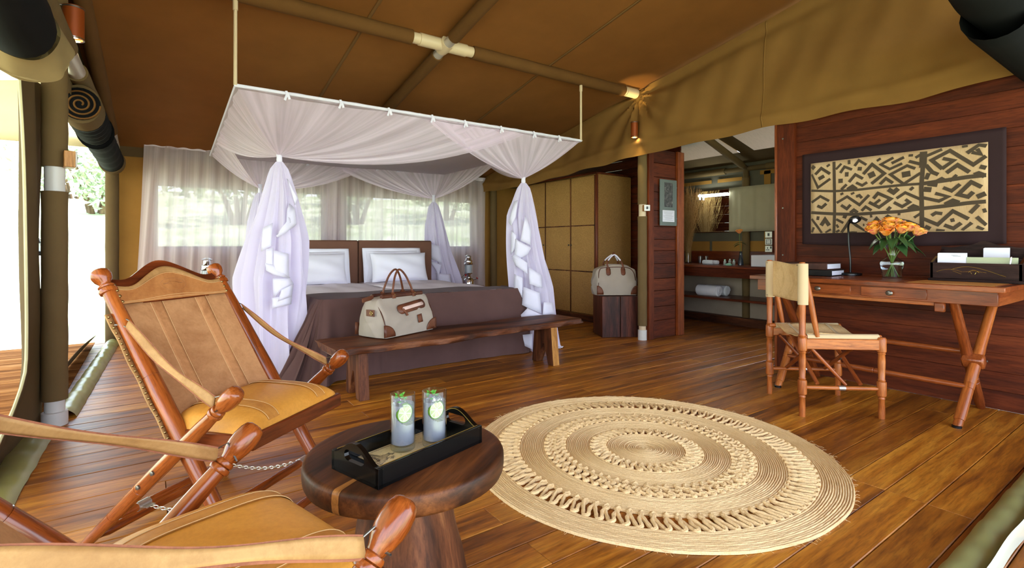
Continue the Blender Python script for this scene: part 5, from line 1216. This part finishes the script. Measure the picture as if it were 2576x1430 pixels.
# letter box with papers
lb = thing('letter_box', 'dark wooden letter box with gold hill and tree inlay on the desk', 'letter box', (3.985, .862, ZD+.001))
M['boxwood'] = wood('dark letter box timber', S(24, 14, 13), S(42, 26, 24), S(60, 40, 36), 'y', 30, .6, .1, 0, bmp=.25, spec=.12)
MB().box((0, 0, .008), (.25, .42, .016), ch=.002).build('base', M['boxwood'], lb)
MB().box((-.108, 0, .062), (.014, .405, .094), ch=.002).build('front_panel', M['boxwood'], lb)
MB().box((-.045, 0, .075), (.010, .385, .12), ch=.002).build('divider', M['boxwood'], lb)
prof = [(-.2025, .016)]+[(.2025, .016)]+[(lerp(.2025, -.2025, k/24), .205+.034*math.exp(-((k/24-.5)/.17)**2)-.006*math.sin(k/24*PI*4)**2) for k in range(25)]
MB().prism(prof, .014, Matrix(((0, 0, 1, .098), (1, 0, 0, 0), (0, 1, 0, 0), (0, 0, 0, 1)))).build('back_panel', M['boxwood'], lb, angle=20)
for s_ in (1, -1):
    MB().prism([(-.115, .016), (.098, .016), (.098, .19), (.06, .165), (-.03, .14), (-.115, .109)], .014, Matrix(((1, 0, 0, 0), (0, 0, 1, s_*.1955-.007), (0, 1, 0, 0), (0, 0, 0, 1)))).build('side_panel', M['bandleather'] if 0 else M['boxwood'], lb, smooth=False)
    MB().box((-.06, s_*.1955, .128), (.10, .012, .003), RY(-.35)).build('brass_edge', M['brass'], lb, smooth=False)
def gl(pts, w_): 
    b = MB(); b.tube([V((-.1158, y, z)) for y, z in pts], w_, 5, flat=(1, 1)); b.build('gold_inlay', M['gold'], lb)
yy = lambda k: .17-.34*k
gl([(yy(k/20*.34), .045+.026*math.sin(min(1, k/20/1.0)*PI*.72+.35)) for k in range(21)], .0013)
gl([(yy(.22+.12*k/6), .062-.003*k) for k in range(7)], .0013)
gl([(yy(lerp(.20, .90, k/24)), .028+.060*math.sin(lerp(.17, .90, k/24)**.75*PI)**1.3) for k in range(25)], .0015)
gl([(yy(lerp(.40, .60, k/8)), .058+.008*math.sin(k/8*PI)) for k in range(9)], .0012)
gl([(yy(lerp(.43, .57, k/8)), .055+.014*math.sin(k/8*PI)) for k in range(9)], .0014)
gl([(yy(.46), .056), (yy(.475), .047)], .0010); gl([(yy(.53), .056), (yy(.515), .045)], .0010); gl([(yy(.33), .056), (yy(.42), .060)], .0009); gl([(yy(.58), .06), (yy(.66), .056)], .0009)
def sheetp(name, label, y0, y1, z0, z1, x, m, cat='envelope', n_=3):
    t = thing(name, label, cat, (lb.location.x+x, lb.location.y, ZD))
    for k in range(n_): MB().box((.003*k, (y0+y1)/2-.002*k, (z0+z1)/2+.0015*k), (.0012, y1-y0, z1-z0), RY(.06)).build('sheet', m, t, smooth=False)
    return t
e1 = sheetp('envelope', 'white envelopes at the left side of the letter box', .045, .178, .02, .165, -.07, M['paper'])
b = MB(); b.box((-.0085, .095, .155), (.0004, .03, .0025), RY(.06)); b.box((-.0083, .085, .149), (.0004, .035, .0025), RY(.06)); b.build('printed_line', plain('pale grey print', S(176, 176, 186), .8), e1)
sheetp('envelope', 'white note cards at the right rear of the letter box', -.115, -.005, .02, .196, .055, M['paper'])
sheetp('folder', 'sage green paper folder at the front right of the letter box', -.175, .042, .02, .143, -.072, M['greenpaper'], 'folder', 2)
pn = thing('pen', 'slim silver pen leaning in the letter box', 'pen', (lb.location.x-.093, .722, ZD+.02))
MB().lathe([(.001, 0), (.004, .012), (.0048, .02), (.0048, .125), (.0035, .13), (0, .131)], n=12, rot=RX(.10)).build('barrel', M['chrome'], pn); b = MB(); b.tube([(-.006, -.012, .125), (-.0075, -.009, .09)], .0012, 5); b.build('clip', M['chrome'], pn)

# ================================================================ TEXTILE ON THE WALL
KX = 4.183; tx = thing('wall_textile', 'patterned raffia cloth in a dark border hanging above the desk', 'wall hanging', (KX, 1.37, 1.36)); ok_ = V((-KX, -1.37, -1.36))
M['border'] = cloth('dark brown cloth border', S(46, 30, 32), .8, 500, .08, .15, 5)
M['raffia'], nt, n, l, p = newmat('woven raffia'); vec = coords(nt); f = noise(nt, vec, 3.5, 4, .6); vec2 = coords(nt, (1, 30, 2)); g_ = noise(nt, vec2, 14, 3)
l.new(mixc(nt, .35, ramp(nt, f, [(.32, S(168, 134, 94)), (.5, S(180, 148, 110)), (.68, S(190, 162, 126))]), ramp(nt, g_, [(.3, S(156, 124, 84)), (.7, S(194, 168, 130))])), p.inputs['Base Color']); p.inputs['Roughness'].default_value = .9
M['ink'] = cloth('dark raffia applique', S(72, 60, 48), .9, 400, .12, .2, 6)
def bfn(u, v):
    y = lerp(1.953, .782, u); z = lerp(1.008, 1.708, v); hang = -.012*math.sin(u*PI)*(1-v)**2*1.3
    return V((KX-.004-.008*(1-v)**3*math.sin(u*13)-.006*(1-v)**4*math.sin(u*31), y, z+hang))+ok_
MB().grid(bfn, 60, 24).build('border_cloth', M['border'], tx, solid=.003)
KY0, KY1, KZ0, KZ1 = 1.886, .862, 1.088, 1.630
kp = lambda u, v: V((KX-.014, lerp(KY0, KY1, u), lerp(KZ0+.003*math.sin(u*5), KZ1, v)))+ok_
MB().grid(kp, 30, 16).build('raffia_panel', M['raffia'], tx, solid=.002)
KUBA = "30:161,988,164,596,165,295,160,4;60:690,977,686,783;36:686,783,678,544,681,278,681,4;26:4,614,160,581,305,575,441,585,583,591,678,588;34:4,301,162,268,301,248,437,257,565,259,681,284;38:683,587,800,605,905,623,992,628;36:681,284,798,301,905,322,991,330;45:6,960,27,922;25:112,932,133,958;32:32,838,74,917,134,827;40:56,769,94,805;28:4,845,51,649,136,758;28:6,444,68,524,128,451;32:47,393,77,363,109,416;30:53,244,49,192;42:73,113,100,194,129,109;26:5,209,42,115,78,4;24:103,8,140,57;26:7,19,22,90;24:174,879,210,950;28:203,823,230,902,278,853;50:233,797,256,794;48:191,715,219,715;40:314,856,339,849;26:295,897,321,967,367,895;46:251,957,268,958;30:259,688,299,781,346,717;28:304,672,342,628,372,664;28:208,594,244,660;44:249,586,280,623,305,581;32:349,776,402,892,474,758,399,640;60:380,742,418,771;30:449,624,483,692,523,626;24:431,930,453,957;26:526,947,454,878,505,807,575,862;28:516,878,585,937;28:646,782,602,827,509,738,583,602,674,720;58:574,717,620,728;30:612,880,675,829;24:610,951,634,949;26:647,914,676,947;28:179,418,247,494,325,373,384,495;28:304,485,324,500,340,461;30:208,383,245,329,269,381;28:338,293,363,343,398,291;32:410,444,437,510,511,427,443,327,383,400;28:412,366,450,426;28:544,428,592,493,672,401;30:529,379,575,320,615,371,593,408;32:210,550,216,522;36:279,544,285,519;44:497,551,527,505,553,552;40:621,549,633,525;32:490,280,510,324;34:267,271,290,307,313,271;42:609,282,636,318,662,292;26:176,193,222,139;40:177,92,190,104;24:175,17,197,41;32:211,4,266,172,310,95,364,4,429,181,444,144;28:314,162,337,202,372,162;26:347,104,355,104;24:258,4,281,8,309,4;30:473,171,494,209,534,159;34:559,151,608,129,670,68;24:640,177,673,224;36:220,232,243,214;40:389,221,402,225;40:550,238,565,238;28:703,919,784,978;34:785,746,732,862,823,952,934,759,992,843;34:783,747,841,831,788,868;36:806,693,860,774,916,677;36:702,811,734,717,765,682;64:699,681,720,666;36:904,900,959,984,994,957;34:927,904,967,871,951,936;38:964,731,992,708;24:882,981,908,983;38:755,598,782,625,800,599;26:821,589,856,660;46:938,636,958,651,986,619;32:790,521,831,476,872,547;36:972,496,924,562,863,428,909,394,934,447;50:691,519,730,506;32:750,459,814,410,768,364,688,415;44:950,387,990,421;34:710,576,760,554;42:798,317,837,359,867,330;32:731,195,753,225,785,211;34:687,161,762,83,837,237,912,139;34:826,126,845,135;34:795,75,840,34,877,95;36:698,66,725,36;28:755,18,797,4;30:881,4,927,95;34:919,206,958,299;34:949,161,995,64;30:949,47,981,11;38:977,224,993,233"
b = MB()
for it in KUBA.split(';'):
    w_, q = it.split(':'); q = [float(x)/1000 for x in q.split(',')]; pts = [V((q[i]*(KY0-KY1), q[i+1]*(KZ1-KZ0))) for i in range(0, len(q), 2)]; w_ = float(w_)*.00066*.5
    Lf = []; Rt = []
    for i, p_ in enumerate(pts):
        d0 = (p_-pts[i-1]).normalized() if i > 0 else None; d1 = (pts[i+1]-p_).normalized() if i < len(pts)-1 else None
        d0 = d0 or d1; d1 = d1 or d0; n0 = V((-d0.y, d0.x)); n1 = V((-d1.y, d1.x)); m_ = (n0+n1); m_ = m_.normalized() if m_.length > .2 else n0; k = min(1.8, 1/max(.4, m_.dot(n0)))
        Lf.append(p_+m_*w_*k); Rt.append(p_-m_*w_*k)
    jx = random.uniform(0, .0009)
    cl = lambda p_: V((KX-.0162-jx, KY0-max(.002, min(KY0-KY1-.002, p_.x)), KZ0+max(.002, min(KZ1-KZ0-.002, p_.y))))+ok_
    vs = [cl(p_) for p_ in Lf]+[cl(p_) for p_ in Rt]; n_ = len(pts); o_ = b.add(vs, [(i, i+1, n_+i+1, n_+i) for i in range(n_-1)])
o = b.build('applique_pattern', M['ink'], tx, smooth=False, solid=.0018); o['kind'] = 'stuff'
# ================================================================ WALL LIGHTS, SWITCHES, POSTER
def wall_light(label, c, r_, h_, pw):
    t = thing('wall_light', label, 'wall light', c)
    MB().lathe([(r_, -h_/2), (r_, h_/2), (r_-.003, h_/2), (r_-.003, -h_/2), (r_, -h_/2)], n=28, caps=False).build('tube', M['copper'], t)
    MB().lathe([(r_+.002, h_/2-.012), (r_+.002, h_/2-.004), (r_-.002, h_/2-.004)], n=28).build('top_ring', M['iron'], t)
    MB().lathe([(r_+.002, -h_/2+.004), (r_+.002, -h_/2-.006), (r_-.006, -h_/2-.006)], n=28, caps=False).build('bottom_ring', M['chrome'], t)
    em = emit('lamp disc '+label[:12], (1, .86, .5, 1), 30)
    for s_ in (1, -1): MB().lathe([(r_*.62, s_*(h_/2-.012)), (0, s_*(h_/2-.012))], n=20, caps=False).build('bulb', em, t)
    MB().box((.0, .0, 0), (.02, .02, h_*.8)).build('bulb_holder', M['blackplastic'], t)
    for s_, k in ((1, 0), (-1, PI)):
        ld = bpy.data.lights.new('wall_light_beam', 'SPOT'); ld.energy = pw; ld.color = (1, .80, .34); ld.spot_size = math.radians(75); ld.spot_blend = .5; ld.shadow_soft_size = .02
        lo = bpy.data.objects.new('lamp_beam', ld); COL.objects.link(lo); lo.parent = t; lo.location = (0, 0, s_*(h_/2+.008)); lo.rotation_euler = (PI if s_ > 0 else 0, 0, 0)
    return t
w1 = wall_light('copper tube wall light on the thick left post', (-.352, 3.72, 2.235), .048, .175, 2.2)
MB().tube(catmull([(0, 0, .05), (-.03, 0, .085), (-.08, .01, .09)], 6), .002, 5).build('wire', M['paper'], w1)
w2 = wall_light('copper tube wall light on the valance above the sleeved post', (4.052, 3.55, 2.19), .036, .155, 1.6)
def switch(label, c, rz, s_):
    t = thing('light_switch', label, 'switch', c, rz)
    MB().box((0, 0, 0), (.085*s_, .05, .09*s_), ch=.003).build('wooden_box', wood('switch box wood', S(150, 96, 46), S(190, 134, 74), S(206, 156, 96), 'z', 20, .5), t)
    MB().box((0, -.028, 0), (.088*s_, .008, .088*s_), ch=.004).build('plate', M['whiteplastic'], t)
    MB().box((0, -.0335, 0), (.028*s_, .006, .038*s_), RX(.1), .002).build('rocker', M['blackplastic'], t)
    for x in (-.032, .032): MB().lathe([(.003, 0), (.002, .0015), (0, .002)], (x*s_, -.032, 0), 8, RX(PI/2)).build('screw', M['chrome'], t)
    return t
switch('white light switch on a wooden box at the slim right post', (4.20, 3.522, 1.385), -.5, .72)
switch('light switch on a wooden box at the side of the left post', (-.372, 3.735, 1.475), 1.75, 1.0)
po = thing('notice_board', 'grey framed notice with a dark picture and text on the red panel', 'notice', (4.59, 3.545, 1.46))
MB().box((0, 0, 0), (.285, .008, .50), ch=.001).build('grey_mount', plain('grey mount board', S(92, 102, 94), .45), po)
im, nt, n, l, p = newmat('dark old picture print'); vec = coords(nt); l.new(ramp(nt, noise(nt, vec, 26, 6, .75), [(.42, S(24, 22, 22)), (.56, S(70, 66, 62)), (.7, S(150, 146, 140))]), p.inputs['Base Color']); p.inputs['Roughness'].default_value = .5
MB().box((.0, -.0045, .085), (.14, .001, .265)).build('picture', im, po, smooth=False)
pa = MB().box((0, -.0045, -.145), (.20, .001, .125)).build('text_sheet', M['paper'], po, smooth=False)
b = MB()
for k in range(9): b.box((-.004*(k % 3), -.0052, -.098-.0115*k), (.17-.02*(k % 4), .0004, .003))
o = b.build('text_lines', plain('grey print', S(168, 168, 180), .7), po, smooth=False); o['kind'] = 'stuff'
for x in (-.14, .14):
    for z in (-.17, .17): MB().lathe([(.005, 0), (.004, .004), (0, .005)], (x, -.004, z), 10, RX(PI/2)).build('mirror_screw', M['chrome'], po)

# ================================================================ BATHROOM
va_ = thing('vanity_counter', 'long dark red bathroom counter with a shelf below it', 'counter', (5.8, 3.5, 0)); ov = V((-5.8, -3.5, 0))
MB().box(V((5.78, 3.55, .742))+ov, (.58, 2.2, .03), ch=.004).build('counter_top', M['mah_y'], va_)
MB().box(V((5.525, 3.55, .672))+ov, (.025, 2.2, .11), ch=.003).build('front_apron', M['redwall_y'], va_)
MB().box(V((6.045, 3.55, .84))+ov, (.022, 2.2, .165), ch=.003).build('backsplash', M['mah_y'], va_)
MB().box(V((5.80, 3.55, .352))+ov, (.46, 2.2, .028), ch=.003).build('shelf', M['mah_y'], va_)
M['greywall'] = cloth('grey plaster canvas', S(156, 140, 122), .9, 300, .08, .1, 4)
MB().box(V((6.05, 3.55, .40))+ov, (.02, 2.2, .62)).build('back_board', M['greywall'], va_, smooth=False)
MB().box(V((5.80, 4.64, .40))+ov, (.52, .02, .62)).build('end_board', M['greywall'], va_, smooth=False)
MB().box(V((5.80, 3.08, .52))+ov, (.50, .03, .36)).build('divider_board', M['redwall_z'], va_, smooth=False) if 0 else None
MB().box(V((5.99, 3.55, .05))+ov, (.12, 2.2, .1)).build('plinth', M['dark_y'], va_, smooth=False)
mi = thing('wall_mirror', 'wide bathroom mirror behind the dried grass', 'mirror', (6.035, 3.65, 1.445))
MB().box((0, 0, 0), (.012, 1.24, .545), ch=.002).build('mirror_glass', plain('silvered mirror', (.82, .84, .84, 1), .02, 1), mi)
MB().box((.010, 0, 0), (.008, 1.26, .56)).build('mirror_back', M['redwall_z'], mi, smooth=False)
o = MB().grid(lambda u, v: V((5.985+.006*math.sin(u*22)+.004*math.sin(u*51), lerp(3.69, 2.9, u), lerp(1.168, 1.725, v))), 40, 8).build('linen_panel', cloth('beige linen panel', S(166, 156, 130), .9, 300, .06, .15, 3), solid=.006); tag(o, 'flat beige linen panel hanging over the right part of the mirror', 'linen panel')
tl = thing('tube_light', 'glowing fluorescent tube light at the top of the mirror', 'light', (5.97, 3.9, 1.655))
MB().lathe([(.013, -.22), (.013, .20)], n=14, rot=RX(PI/2)).build('tube', emit('fluorescent glow', (.86, 1, .96, 1), 9), tl)
MB().box((.02, .235, -.012), (.05, .045, .09), ch=.006).build('end_holder', plain('bright steel holder', (.8, .82, .82, 1), .15, 1), tl)
MB().box((.035, 0, .0), (.02, .46, .02), ch=.003).build('back_plate', M['chrome'], tl)
b = MB()
for k in range(7): b.lathe([(0, -.003), (.003, 0), (0, .003)], (.0, .225, -.07-.012*k), 6)
b.build('pull_chain', M['chrome'], tl)
gv = thing('dried_grass_vase', 'glass vase holding a tall sheaf of dried grass on the counter', 'vase', (5.84, 4.19, .757))
MB().lathe([(0, 0), (.046, 0), (.05, .006), (.045, .04), (.05, .10), (.046, .13), (.05, .15), (.047, .15), (.042, .13), (.046, .10), (.041, .04), (.044, .01), (0, .008)], n=28).build('glass_jar', M['glass'], gv)
gsm = wood('dried grass', S(150, 110, 60), S(186, 144, 88), S(206, 170, 112), 'z', 40, .9, .1)
b = MB(); b2 = MB(); rg = random.Random(9)
for k in range(520):
    a = rg.uniform(0, 2*PI); rr_ = abs(rg.gauss(0, .45)); rr_ = min(rr_, 1.1); h_ = rg.uniform(.62, 1.0); e = V((rr_*math.cos(a)*.26, rr_*math.sin(a)*.26, h_)); bs = V((rg.uniform(-.025, .025), rg.uniform(-.025, .025), .02)); mid = bs.lerp(e, .5)-V((e.x*.18, e.y*.18, 0))
    b.tube([bs, mid, e], [.0013, .001, .0006], 3, caps=False)
    if k % 2 == 0:
        for q in range(3):
            f = e+V((rg.uniform(-.012, .012), rg.uniform(-.012, .012), rg.uniform(-.16, .02))); b2.tube([f, f+V((e.x*.1+rg.uniform(-.008, .008), e.y*.1+rg.uniform(-.008, .008), .07))], [.0022, .0004], 3, caps=False)
o = b.build('grass_stems', gsm, gv); o['kind'] = 'stuff'; o = b2.build('grass_plumes', gsm, gv); o['kind'] = 'stuff'
def tumb(label, y, x):
    t = thing('bathroom_glass', label, 'glass', (x, y, .757), 0, 'glasses on the counter'); MB().lathe([(0, 0), (.026, 0), (.030, .10), (.0285, .10), (.025, .006), (0, .006)], n=20).build('tumbler', M['glass'], t); return t
tumb('small clear glass on the counter, nearer the dried grass', 4.02, 5.86); tumb('small clear glass on the counter, beside the rolled face towel', 3.95, 5.88)
def towel(label, c, r_, L_, name='rolled_towel', grp=None, m='sheet'):
    t = thing(name, label, 'towel', c, 0, grp)
    tm = M['towel']
    b = MB().lathe([(0, -L_/2+.004), (r_*.45, -L_/2-.002), (r_*.8, -L_/2), (r_, -L_/2+.012), (r_*1.01, 0), (r_, L_/2-.012), (r_*.8, L_/2), (0, L_/2)], n=26, rot=RX(PI/2)); b.build('roll', tm, t)
    b = MB(); b.tube([(r_*(1-k/66)*.95*math.cos(k*.3), -L_/2+.002-.004*(k/60), r_*(1-k/66)*.95*math.sin(k*.3)) for k in range(60)], r_*.075, 5); b.build('spiral_end', tm, t)
    b = MB(); b.tube([V((r_*1.01*math.cos(a), -L_/2+.006, r_*1.01*math.sin(a))) for a in (.6, .9)]+[V((r_*1.0*math.cos(.9), L_/2-.006, r_*1.0*math.sin(.9)))], r_*.06, 5); b.build('edge_fold', tm, t)
    return t
M['towel'] = cloth('white terry towel', S(214, 214, 218), 1, 260, .04, .5, 6)
towel('large rolled white towel in front on the lower shelf', (5.68, 3.78, .366+.068), .068, .30, grp='rolled towels on the shelf')
towel('large rolled white towel behind the front one on the lower shelf', (5.84, 3.77, .366+.064), .064, .30, grp='rolled towels on the shelf')
towel('small rolled white face towel on the counter, in front', (5.70, 3.80, .757+.028), .028, .14, 'face_towel', 'face towels'); towel('small rolled white face towel on the counter, behind', (5.765, 3.77, .757+.026), .026, .14, 'face_towel', 'face towels')
M['mintgreen'] = plain('pale green plastic', S(150, 206, 176), .4); M['shampoo'] = plain('clear shampoo bottle', S(206, 214, 206), .1, **{'Transmission Weight': .6})
for i, (y, x, lab, hh) in enumerate(((3.545, 5.66, 'small toiletry bottle with a green cap, left of three', .07), (3.505, 5.70, 'small white capped toiletry bottle in the middle of three', .075), (3.465, 5.72, 'small toiletry bottle with a green cap, right of three', .07))):
    t = thing('toiletry_bottle', lab, 'bottle', (x, y, .757), 0, 'bottles on the counter'); MB().lathe([(0, 0), (.015, 0), (.017, .003), (.017, hh-.022), (.008, hh-.016), (.008, hh-.012)], n=16).build('bottle', M['shampoo'], t); MB().lathe([(.009, hh-.012), (.009, hh), (0, hh)], n=14).build('cap', M['whiteplastic'] if i == 1 else M['mintgreen'], t)
t = thing('soap_dish', 'pale green soap in a small dish before the toiletry bottles', 'soap', (5.62, 3.47, .757)); MB().lathe([(0, 0), (.025, 0), (.034, .014), (.032, .015), (.024, .004), (0, .004)], n=20, sy=1.35).build('dish', M['mintgreen'], t); MB().lathe([(0, .005), (.022, .007), (.024, .016), (.016, .026), (0, .028)], n=20, sy=1.3).build('soap_bar', M['mintgreen'], t)
bv = thing('bud_vase', 'dark bud vase with a single orange rose on the counter', 'vase', (5.76, 3.40, .757))
MB().lathe([(0, 0), (.030, 0), (.033, .004), (.031, .03), (.018, .12), (.014, .16), (.016, .165), (.013, .164), (.012, .15), (0, .14)], n=22).build('glass_vase', plain('dark blue grey glass', S(60, 70, 78), .08, **{'Transmission Weight': .5}), bv)
MB().tube(catmull([(0, 0, .06), (.0, .004, .2), (-.004, .014, .30), (-.008, .012, .385)], 6), .003, 6).build('rose_stem', M['stem'], bv)
rose(bv, V((-.008, .012, .38)), V((-.1, .1, 1)), 1.35, 40)
for a, z in ((2.2, .27), (-.9, .275), (1.6, .25)): leaf(bv, M['rleaf'], (0, .01, z), (math.cos(a), math.sin(a), -.1), .075, .04, .03, 1)
bs = thing('wash_basin', 'white rectangular basin standing on the bathroom counter', 'basin', (5.74, 2.92, .757))
bm = bmesh.new(); bmesh.ops.create_cube(bm, size=1)
for v in bm.verts: v.co = V((v.co.x*.40, v.co.y*.46, (v.co.z+.5)*.13))
top = [f for f in bm.faces if f.normal.z > .5]; r_ = bmesh.ops.inset_region(bm, faces=top, thickness=.022); r2 = bmesh.ops.extrude_face_region(bm, geom=top); 
for g_ in r2['geom']:
    if isinstance(g_, bmesh.types.BMVert): g_.co.z -= .095; g_.co.x *= .9; g_.co.y *= .92
bmesh.ops.delete(bm, geom=top, context='FACES_ONLY'); bm.verts.index_update()
b = MB(); b.add([v.co.copy() for v in bm.verts], [[v.index for v in f.verts] for f in bm.faces]); bm.free(); b.build('bowl', M['porcelain'], bs, bevel=.008)
MB().lathe([(.02, .036), (.02, .04), (0, .041)], n=18).build('drain', M['chrome'], bs)
tp = MB().tube(catmull([(.235, 0, 0), (.235, 0, .16), (.20, 0, .19), (.12, 0, .17)], 6), .012, 10).build('tap', M['chrome'], bs)
sk = thing('socket_panel', 'chrome switch and socket plates on a wooden strip by the mirror', 'socket', (6.03, 3.205, 1.04))
MB().box((.012, -.04, 0), (.02, .14, .26), ch=.003).build('backing_strip', M['redwall_z'], sk)
for k, z in enumerate((.085, 0, -.085)):
    pl = MB().box((0, 0, z), (.008, .088, .078), ch=.003).build('plate', M['clip'], sk)
    if k == 0: MB().box((-.006, 0, z), (.005, .022, .034)).build('rocker', M['blackplastic'], pl, smooth=False)
    if k == 1:
        MB().box((-.005, 0, z), (.003, .062, .058)).build('dark_frame', M['blackplastic'], pl, smooth=False); MB().box((-.007, 0, z), (.003, .048, .046)).build('white_dial', M['whiteplastic'], pl, smooth=False)
        b = MB(); ring(b, (-.0088, 0, z), .013, .0014, (1, 0, 0), 20, 5); b.build('dial_ring', M['clip'], pl)
    if k == 2:
        for y_, z_, w_, h_ in ((.012, .010, .009, .018), (.022, -.012, .016, .008), (.0, -.012, .016, .008), (-.028, .016, .014, .026)): MB().box((-.006, y_, z+z_), (.004, w_, h_)).build('socket_slot', M['blackplastic'], pl, smooth=False)
# lantern hanging outside by the deck
ol = thing('storm_lantern', 'small black storm lantern hanging outside beyond the left post', 'lantern', (-.93, 6.893, .895))
MB().lathe([(.0, 0), (.05, 0), (.052, .01), (.045, .04), (.03, .045)], n=18).build('tank', M['blackplastic'], ol); MB().lathe([(.028, .045), (.038, .08), (.03, .12), (.026, .125)], n=18).build('globe', M['frost'], ol); MB().lathe([(.03, .125), (.034, .13), (.02, .155), (.02, .175), (0, .178)], n=18).build('cap', M['blackplastic'], ol)
for s_ in (1, -1): MB().tube(catmull([(s_*.045, 0, .02), (s_*.058, 0, .08), (s_*.045, 0, .14), (s_*.02, 0, .16)], 5), .004, 6).build('side_tube', M['blackplastic'], ol)
MB().tube([(0, 0, .18), (0, 0, 1.15)], .0018, 5).build('hanging_wire', M['iron'], ol)
